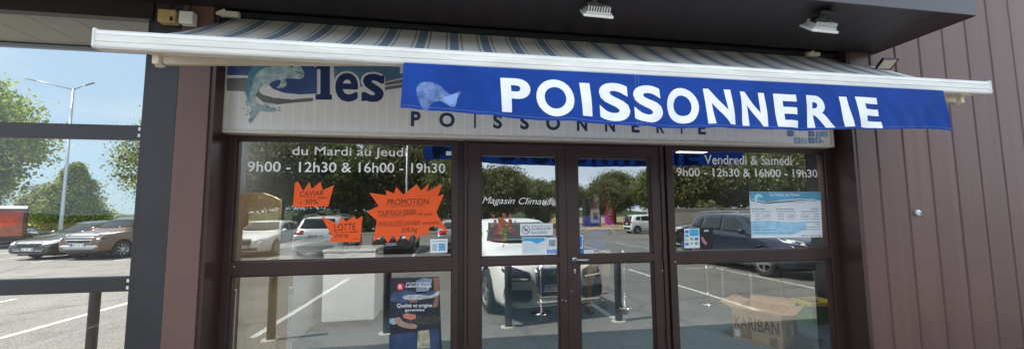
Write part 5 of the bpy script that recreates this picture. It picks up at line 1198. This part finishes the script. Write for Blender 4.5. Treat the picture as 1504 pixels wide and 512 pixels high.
UP = dict(L=3.54, W=1.64, H=1.49, wb=2.42, fo=.60, wr=.30, gc=.17, nose=.84, spokes=6, tumble=.78,
    prof=[(0, .62), (.03, .74), (.1, .82), (.35, .93), (.6, .99), (.72, 1.02), (1.25, 1.38), (1.5, 1.46), (2.0, 1.49), (2.8, 1.47), (3.3, 1.42), (3.47, .98), (3.51, .9), (3.54, .7)],
    belt=[(0, .58), (.1, .74), (.4, .85), (.8, .92), (2.0, .95), (3.2, 1.0), (3.45, .97), (3.54, .68)], roof=(.70, 1.42, 3.28, 3.47),
    side=[[(1.12, .97), (1.95, .995), (1.95, 1.37), (1.62, 1.37), (1.36, 1.22)], [(2.03, .998), (2.66, 1.02), (2.62, 1.36), (2.03, 1.375)], [(2.74, 1.03), (3.12, 1.06), (3.02, 1.30), (2.70, 1.34)]], doors=[1.0, 1.99, 2.70], handles=[1.74, 2.45], front=generic_front(.82, .72, chrome=False), rear=generic_rear(.82, .9)+[([(-.62, .62), (.62, .62), (.60, .98), (-.60, .98)], M_blackgloss, 'tailgate', {})])
up = put(car('parked_car', 'small white city car side-on in the distance, mirrored in the right door', paint('white', (.80, .80, .78)), UP, group='cars mirrored in the shop glass'), 15.0, -24.2, 90)
bsuv = put(car('parked_car', 'black suv side-on, mirrored beside the black label in the right pane', paint('black', (.016, .016, .018), .2, .22), ws, group='cars mirrored in the shop glass'), 11.9, -12.2, -70)
bl = put(car('parked_car', 'dark blue suv with alloy wheels mirrored behind price list', paint('nightblue', (.018, .026, .055), .3, .25), suv(L=4.45, front=generic_front(.91, .85), rear=generic_rear(.91, 1.0), spokes=5, wr=.36), group='cars mirrored in the shop glass'), 8.15, -5.9, 180)
sv = put(car('parked_car', 'far silver car beyond the white city car, mirrored in the right door', paint('silver', (.5, .51, .52), .5, .25), hatch(front=generic_front(.885, .66), rear=generic_rear(.885, .87)), group='cars mirrored in the shop glass'), 22.8, -41, 60)
# ------------------------------------------------------------------ street furniture
def bollard():
    b = thing('bollard', (0, 0, 0), '', 'bollard', 'dark bollards in front of the shop')
    bm = bmesh.new(); lathe(bm, [(0, .0), (.052, .0), (.052, .845), (.045, .862), (0, .868)], 24); obj('pole', bm, mat('bollard_brown', (.045, .036, .033), .5, .2, var=.15, vscale=4), b, True)
    bm = bmesh.new(); lathe(bm, [(0, .001), (.11, .001), (.105, .012), (.0585, .014)], 24); obj('footing', bm, mat('footing', (.45, .43, .38), .9, var=.2, vscale=20), b); return b
b0 = bollard()
for i, (x, y, lab) in enumerate(((-3.90, 1.58, 'dark round-topped bollard behind the lower rail of the glass screen'), (-2.14, -1.75, 'dark bollard mirrored in front of the arched tan board'), (-.78, -1.74, 'dark bollard mirrored beside the salmon poster'),
        (.79, -1.74, 'dark bollard mirrored before the wheel of the white hatchback'), (2.36, -1.74, 'dark bollard mirrored in the right door pane'))):
    k = b0 if i == 0 else clone(b0); k.location = (*ex(x, y), G0); k['label'] = lab
del b0['group']
def lamp(name, x, y, h, label, arms=2, lean=0, group='street lamps over the car park'):
    t = thing(name, (*ex(x, y), G0), label, 'street lamp', group)
    bm = bmesh.new(); tube(bm, [(0, 0, 0), (0, 0, .6), (0, 0, h)], [.14, .11, .06], 14); obj('pole', bm, M_alu, t, True)
    for s, ln, rise in ((-1, 2.1, .45), (1, .8, .35))[:arms]:
        bm = bmesh.new(); d = Vector((s, -.12, 0)).normalized(); tube(bm, [Vector((0, 0, h-.03)), d*ln*.75+Vector((0, 0, h+rise*.75)), d*ln+Vector((0, 0, h+rise))], [.045, .035, .03], 8); obj('arm', bm, M_alu, t, True)
        bm = bmesh.new(); box(bm, -.30, .30, -.09, .09, -.035, .035, .03); bmesh.ops.rotate(bm, verts=bm.verts, matrix=Matrix.Rotation(-s*math.atan2(rise, ln), 3, 'Y'))
        bmesh.ops.translate(bm, verts=bm.verts, vec=d*(ln+.28)+Vector((0, 0, h+rise+.05))); obj('lamp_head', bm, mat('lamp_head', (.2, .21, .22), .5), t)
    return t
lamp('street_lamp', -24.9, 26, 10.7, 'tall grey two-armed street lamp among the trees seen through the glass screen')
lamp('street_lamp', -3.3, -27.5, 9.5, 'slim grey street lamp mirrored above the promotion card')
# red curtained trailer
tr = thing('trailer', (-25.0, 21.1, G0), 'red tarpaulin trailer with a dark frame at the left edge of the picture', 'trailer', rz=R(40))
bm = bmesh.new(); box(bm, -1.9, 1.9, -1.0, 1.0, .62, 2.0, .02)
tp = mat('tarpaulin_red', (.30, .075, .05), .5, var=.35, vscale=1.6, bump=.3, bscale=3); obj('tarpaulin', bm, tp, tr)
bm = bmesh.new()
for v in range(40): pass
slab(bm, smoothpoly([(-1.75, 1.2), (-.8, 1.12), (.2, 1.15), (1.1, 1.1), (1.7, 1.3), (1.6, 1.62), (.6, 1.7), (-.5, 1.62), (-1.7, 1.72)], 4), -1.008, .006); obj('print', bm, mat('tarp_bright', (.50, .05, .03), .5, var=.5, vscale=1.7), tr)
bm = bmesh.new()
for x in (-1.93, 1.93):
    for y in (-1.02, 1.02): box(bm, x-.03, x+.03, y-.03, y+.03, .4, 2.02)
for y in (-1.02, 1.02): box(bm, -1.95, 1.95, y-.03, y+.03, 2.02, 2.1); box(bm, -1.95, 1.95, y-.03, y+.03, .36, .6)
obj('frame', bm, M_plastic, tr)
bm = bmesh.new(); n = 10
for i in range(n):
    a0, a1 = i/n, (i+1)/n; z = lambda a: 2.1+.16*math.sin(math.pi*a)
    y0, y1 = -1.08+2.16*a0, -1.08+2.16*a1
    bm.faces.new([bm.verts.new(p) for p in ((-1.98, y0, z(a0)), (1.98, y0, z(a0)), (1.98, y1, z(a1)), (-1.98, y1, z(a1)))])
obj('roof', bm, mat('trailer_roof', (.35, .33, .30), .7, var=.2, vscale=3), tr)
bm = bmesh.new(); box(bm, -2.0, 2.0, -.9, .9, .33, .4); obj('chassis', bm, M_alu, tr)
wt_, wr_, wd_ = wheel_meshes(.30, .19, 8)
for x in (-.5, .2):
    for s in (-1, 1):
        w = bpy.data.objects.new('wheel', wt_); C.objects.link(w); w.parent = tr; w.location = (x, s*.95, .30); w.rotation_euler.z = s*math.pi/2
        k = bpy.data.objects.new('rim', wr_); C.objects.link(k); k.parent = w
        k = bpy.data.objects.new('disc', wd_); C.objects.link(k); k.parent = w
# red price totem far across the road
def rpos(x, y, Yv): p = at(x, y, Yv); return Vector((p.x, -p.y, p.z))
p0 = rpos(895.5, 322, 46); p1 = rpos(895.5, 292, 46); wtt = rpos(901.5, 300, 46).x-rpos(889, 300, 46).x
tt = thing('price_totem', (p0.x, p0.y, G0), 'red roadside totem with white rows, mirrored in the right door', 'totem')
bm = bmesh.new(); box(bm, -wtt/2, wtt/2, -.15, .15, .05, p1.z, .03); obj('panel', bm, M_red, tt)
for i in range(6): obj('price_row', B(-wtt*.3, wtt*.25, .151, .17, p1.z-.5-.33*i, p1.z-.3-.33*i), mat('totem_pale', (.75, .55, .55), .5), tt)
hs = thing('red_sign', (p0.x-.2, p0.y-.5, G0), 'square red sign on a post above the totem, mirrored in the right door', 'sign')
q = rpos(895, 281, 46.5).z; q2 = rpos(895, 271, 46.5).z
bm = bmesh.new(); box(bm, -.62, .62, -.06, .06, q, q2, .02); obj('board', bm, mat('dark_red', (.30, .02, .015), .5), hs); obj('mark', B(-.18, .22, .0605, .08, q+.2, q2-.2), MATS['totem_pale'], hs)
bm = bmesh.new(); tube(bm, [(0, 0, 0), (0, 0, q)], .06, 10); obj('post', bm, M_alu, hs)
kp = rpos(869, 318, 40); kz = rpos(869, 290, 40).z
kk = thing('kiosk', (kp.x, kp.y, G0), 'dark cabinet kiosk with a pale machine front, mirrored in the right door', 'kiosk')
bm = bmesh.new(); box(bm, -1.0, 1.0, -.5, .5, .1, kz, .03); obj('body', bm, mat('kiosk_dark', (.03, .035, .03), .5), kk); obj('machine', B(-.3, .8, .5, .56, .5, kz*.62), mat('kiosk_pale', (.4, .42, .42), .5), kk); obj('opening', B(.0, .6, .561, .57, .9, kz*.5), M_black, kk)
lw_ = wthing('low_wall', (30, -35, 0), 'long pale low wall beyond the parked cars, mirrored in the right pane', 'wall')
bm = bmesh.new(); box(bm, 21, 46, -35.2, -35, 0, 1.9, .02); obj('wall', bm, mat('wall_pale', (.40, .375, .35), .85, var=.15, vscale=1.5), lw_); bm = bmesh.new(); box(bm, 20.95, 46.05, -35.26, -34.94, 1.902, 1.98, .01); obj('coping', bm, mat('coping', (.45, .43, .41), .8), lw_)

# ------------------------------------------------------------------ trees
def leafmat(name, dark, light, tr=.35):
    m = bpy.data.materials.new(name); m.use_nodes = True; t = m.node_tree; b = t.nodes['Principled BSDF']; L = t.links.new; N = t.nodes.new
    g = N('ShaderNodeTexCoord'); n = N('ShaderNodeTexNoise'); n.inputs['Scale'].default_value = 1.1; n.inputs['Detail'].default_value = 4; L(g.outputs['Object'], n.inputs[0])
    w = N('ShaderNodeTexWhiteNoise'); gm = N('ShaderNodeNewGeometry'); L(gm.outputs['Random Per Island'], w.inputs['Vector']); w.noise_dimensions = '1D'; L(gm.outputs['Random Per Island'], w.inputs['W'])
    a = N('ShaderNodeMath'); a.operation = 'MULTIPLY_ADD'; a.inputs[1].default_value = .55; L(w.outputs['Value'], a.inputs[0]); 
    s = N('ShaderNodeMath'); s.operation = 'MULTIPLY'; s.inputs[1].default_value = .55; L(n.outputs['Fac'], s.inputs[0]); L(s.outputs[0], a.inputs[2])
    r_ = N('ShaderNodeValToRGB'); r_.color_ramp.elements[0].color = (*dark, 1); r_.color_ramp.elements[1].color = (*light, 1); r_.color_ramp.elements[0].position = .2; r_.color_ramp.elements[1].position = .85
    L(a.outputs[0], r_.inputs[0]); L(r_.outputs[0], b.inputs['Base Color']); b.inputs['Roughness'].default_value = .55; b.inputs['Specular IOR Level'].default_value = .35
    tn = N('ShaderNodeBsdfTranslucent'); L(r_.outputs[0], tn.inputs[0]); ms = N('ShaderNodeMixShader'); ms.inputs[0].default_value = tr
    L(b.outputs[0], ms.inputs[1]); L(tn.outputs[0], ms.inputs[2]); L(ms.outputs[0], t.nodes['Material Output'].inputs[0]); MATS[name] = m; return m
LF_light = leafmat('leaf_light', (.11, .155, .03), (.38, .44, .085), .45)
LF_bush = leafmat('leaf_conifer', (.07, .12, .024), (.34, .40, .07), .48)
LF_airy = leafmat('leaf_airy', (.09, .12, .04), (.28, .31, .11), .4)
LF_dark = leafmat('leaf_olive', (.075, .090, .034), (.25, .25, .10), .3)

def tree(seed, h, r_, th, nclump, nleaf, ls, lm, shape='round', sparse=0):
    """trunk, limbs and a crown of separate small leaves in clumps"""
    rnd = random.Random(seed); root = bpy.data.objects.new('tree', None); C.objects.link(root)
    tb = bmesh.new(); lean = Vector((rnd.uniform(-.25, .25), rnd.uniform(-.25, .25), 0))
    top = Vector((lean.x, lean.y, h*.72)); tube(tb, [(0, 0, 0), lean*.3+Vector((0, 0, th)), lean*.7+Vector((0, 0, h*.5)), top], [h*.030, h*.022, h*.013, h*.004], 9)
    cl = []
    for k in range(nclump):
        for _ in range(30):
            d = Vector((rnd.uniform(-1, 1), rnd.uniform(-1, 1), rnd.uniform(-1, 1)))
            if .15 < d.length < 1: break
        if shape == 'cone':
            u = rnd.random()**1.25; z = th+(h-th)*u; rad = r_*(1-u)**.75*math.sqrt(rnd.random())*(1.0 if u > .18 else .8+u); a = rnd.random()*6.283; c = Vector((rad*math.cos(a), rad*math.sin(a), z)); cr_ = r_*.19*(1.15-u*.7)
        else:
            d = d.normalized()*(d.length**.45); c = Vector((d.x*r_*.82, d.y*r_*.82, (h+th)/2+d.z*(h-th)/2*.88)); 
            if d.z > .35: c.x *= 1-.35*(d.z-.35); c.y *= 1-.35*(d.z-.35)
            cr_ = r_*rnd.uniform(.12, .23)
        cl.append((c, cr_))
    for c, q in cl[::max(1, nclump//26)]:
        s = lean*.5+Vector((0, 0, rnd.uniform(th*.85, min(c.z, h*.6)))); m_ = (s+c)/2+Vector((0, 0, .12*(c-s).length)); tube(tb, [s, m_, c], [h*.009, h*.006, h*.002], 6, False)
    obj('trunk', tb, M_bark, root, True)
    vs = []; fs = []
    for c, q in cl:
        for _ in range(int(nleaf*(.6+.8*rnd.random()))):
            g = Vector((rnd.gauss(0, 1), rnd.gauss(0, 1), rnd.gauss(0, .8)))*q*.62; p = c+g
            if p.z < th*.75: continue
            d = Vector((rnd.gauss(0, 1), rnd.gauss(0, 1), rnd.gauss(-.25, .7))).normalized(); n = d.orthogonal(); n.rotate(Matrix.Rotation(rnd.random()*6.28, 3, d)); l = ls*rnd.uniform(.6, 1.35); w = l*.36
            i = len(vs); vs += [p, p+d*l*.5+n*w, p+d*l, p+d*l*.5-n*w]; fs.append((i, i+1, i+2, i+3))
    me = bpy.data.meshes.new('crown'); me.from_pydata([tuple(v) for v in vs], [], fs); link('crown', me, lm, root); return root
def plant_at(proto, x, y, s, rz, label, cat='tree', group=None, first=False, sz=None):
    o = proto if first else clone(proto); o.location = (*ex(x, y), G0+.05); o.scale = (s, s, sz or s); o.rotation_euler.z = rz; o['label'] = label; o['category'] = cat
    if group: o['group'] = group
    return o
GV = 'trees beside the shop'; GM = 'trees mirrored in the shop glass'
t_l = tree(11, 12.2, 5.4, 2.2, 300, 130, .22, LF_light)
plant_at(t_l, -31.6, 25.5, 1, 0, 'big bright green leafy tree at the left edge, seen through the glass screen', group=GV, first=True)
t_c = tree(12, 7.0, 3.3, .5, 330, 110, .17, LF_bush, 'cone')
plant_at(t_c, -28.4, 31, .84, .5, 'dense dark green cone-shaped tree behind the brown suv', group=GV, first=True)
t_a = tree(13, 12.0, 4.6, 2.0, 190, 60, .20, LF_airy)
plant_at(t_a, -24.9, 35.5, 1.0, 1.2, 'tall airy thin-leaved tree at the right edge of the glass screen', group=GV, first=True)
t_s = tree(14, 5.6, 3.6, 1.0, 170, 110, .18, LF_dark)
plant_at(t_s, -43, 47, 1.0, 1, 'far olive tree behind the big leafy tree', group=GV, first=True)
plant_at(t_l, -38.5, 33.5, .62, 2.4, 'smaller light green tree behind the red trailer', group=GV)
plant_at(t_s, -25.2, 45, 1.25, 4, 'broad olive tree behind the airy tree', group=GV)
t_m = tree(15, 7.4, 4.2, 1.7, 210, 120, .20, LF_dark)
t_n = tree(16, 7.0, 3.8, 1.5, 190, 100, .20, LF_airy)
nm = ['broad dark olive tree', 'lighter loose-leaved tree']
spots = [(-25, -38, 1.35, 0), (-19.5, -35, 1.3, 1), (-14.6, -33, 1.28, 0), (-9.9, -35, 1.36, 1), (-4.8, -36.5, 1.36, 0), (.2, -34, 1.12, 1), (4.8, -33.5, .88, 0), (9.6, -38, .80, 1), (14.5, -45, .86, 0), (20.5, -45, .86, 0), (26.5, -42, 1.15, 1), (29.5, -38.5, 1.3, 0), (36, -39, 1.42, 1), (43, -40, 1.45, 0), (51, -42, 1.35, 1)]
plc = ['behind the left end of the mirrored row', 'above the mirrored cream suv', 'above the mirrored white car at the arched board', 'above the caviar card', 'above the lotte card', 'above the promotion card', 'at the left of the left door pane', 'in the middle of the left door pane', 'at the left of the right door pane', 'behind the red totem', 'at the right of the right door pane', 'at the left of the right window', 'above the black suv', 'above the price list', 'at the right end of the mirrored row']
spots += [(-22.5, -44, 1.5, 1), (-12, -45, 1.25, 1), (-2.2, -43, 1.15, 1), (7.2, -44, 1.0, 0), (11.6, -47, .9, 1), (24, -50, 1.1, 0), (33, -46, 1.35, 0), (40, -47, 1.5, 1)]
plc += ['in the second row at the far left', 'in the second row behind the caviar card', 'in the second row behind the street lamp', 'in the second row behind the left door', 'in the second row behind the kiosk', 'in the second row right of the totem', 'in the second row above the black suv', 'in the second row above the price list']
fm = [True, True]
for (x, y, s, k), pl in zip(spots, plc):
    pr = (t_m, t_n)[k]; plant_at(pr, x, y, s, x*1.7, nm[k]+' mirrored '+pl, group=GM, first=fm[k]); fm[k] = False
sh_ = tree(17, 2.3, 1.5, .15, 45, 90, .16, LF_dark); fs_ = True
for i, (x, y, s, lab) in enumerate(((-22, -33, 1.1, 'low shrub mirrored at the far left of the left pane'), (-12, -32.6, 1.0, 'low shrub mirrored behind the white car'), (-7, -32.5, 1.15, 'low shrub mirrored behind the silver suv'), (-1.5, -32.6, 1.1, 'low shrub mirrored behind the dark grey car'), (3.4, -32.5, 1.2, 'low shrub mirrored behind the white hatchback roof'), (8.5, -33.5, 1.0, 'low shrub mirrored left of the kiosk'), (27.5, -34, 1.3, 'low shrub mirrored at the left of the pale wall'))):
    plant_at(sh_, x, y, s, i*1.3, lab, 'shrub', 'shrubs mirrored in the shop glass', first=fs_); fs_ = False
hd = bmesh.new()                                          # far wooded skyline
for (x0, x1, y) in ((-260, 0, 190), (-200, 260, -150)):
    n = 90; prev = None
    for i in range(n+1):
        x = x0+(x1-x0)*i/n; z = 3.0+2.5*noise.noise(Vector((x*.03, y, 0)))+1.6*noise.noise(Vector((x*.15, y, 3)))
        row = [hd.verts.new((x, y-(8 if y > 0 else -8), 0)), hd.verts.new((x, y-(3 if y > 0 else -3), z*.75)), hd.verts.new((x, y, z)), hd.verts.new((x, y+(10 if y > 0 else -10), 0))]
        if prev:
            for k in range(3): hd.faces.new((prev[k], row[k], row[k+1], prev[k+1]))
        prev = row
tag(obj('far_woods', hd, mat('far_woods', (.055, .075, .04), .95, 0, .1, var=.5, vscale=.25, bump=1, bscale=1.2), None, True), 'far line of dark woods along the horizon', 'woods', kind='stuff')

# ------------------------------------------------------------------ tidy: origins of top-level meshes, leftover marks
for o in list(C.objects):
    if o.get('_abs') is not None: del o['_abs']
for o in list(C.objects):
    if o.parent is None and o.type == 'MESH' and o.get('kind') is None and o.data.users == 1 and not o.children:
        ps = [v.co for v in o.data.vertices]; c = Vector((sum(p.x for p in ps)/len(ps), sum(p.y for p in ps)/len(ps), min(p.z for p in ps)))
        o.data.transform(Matrix.Translation(-c)); o.location = o.location+c
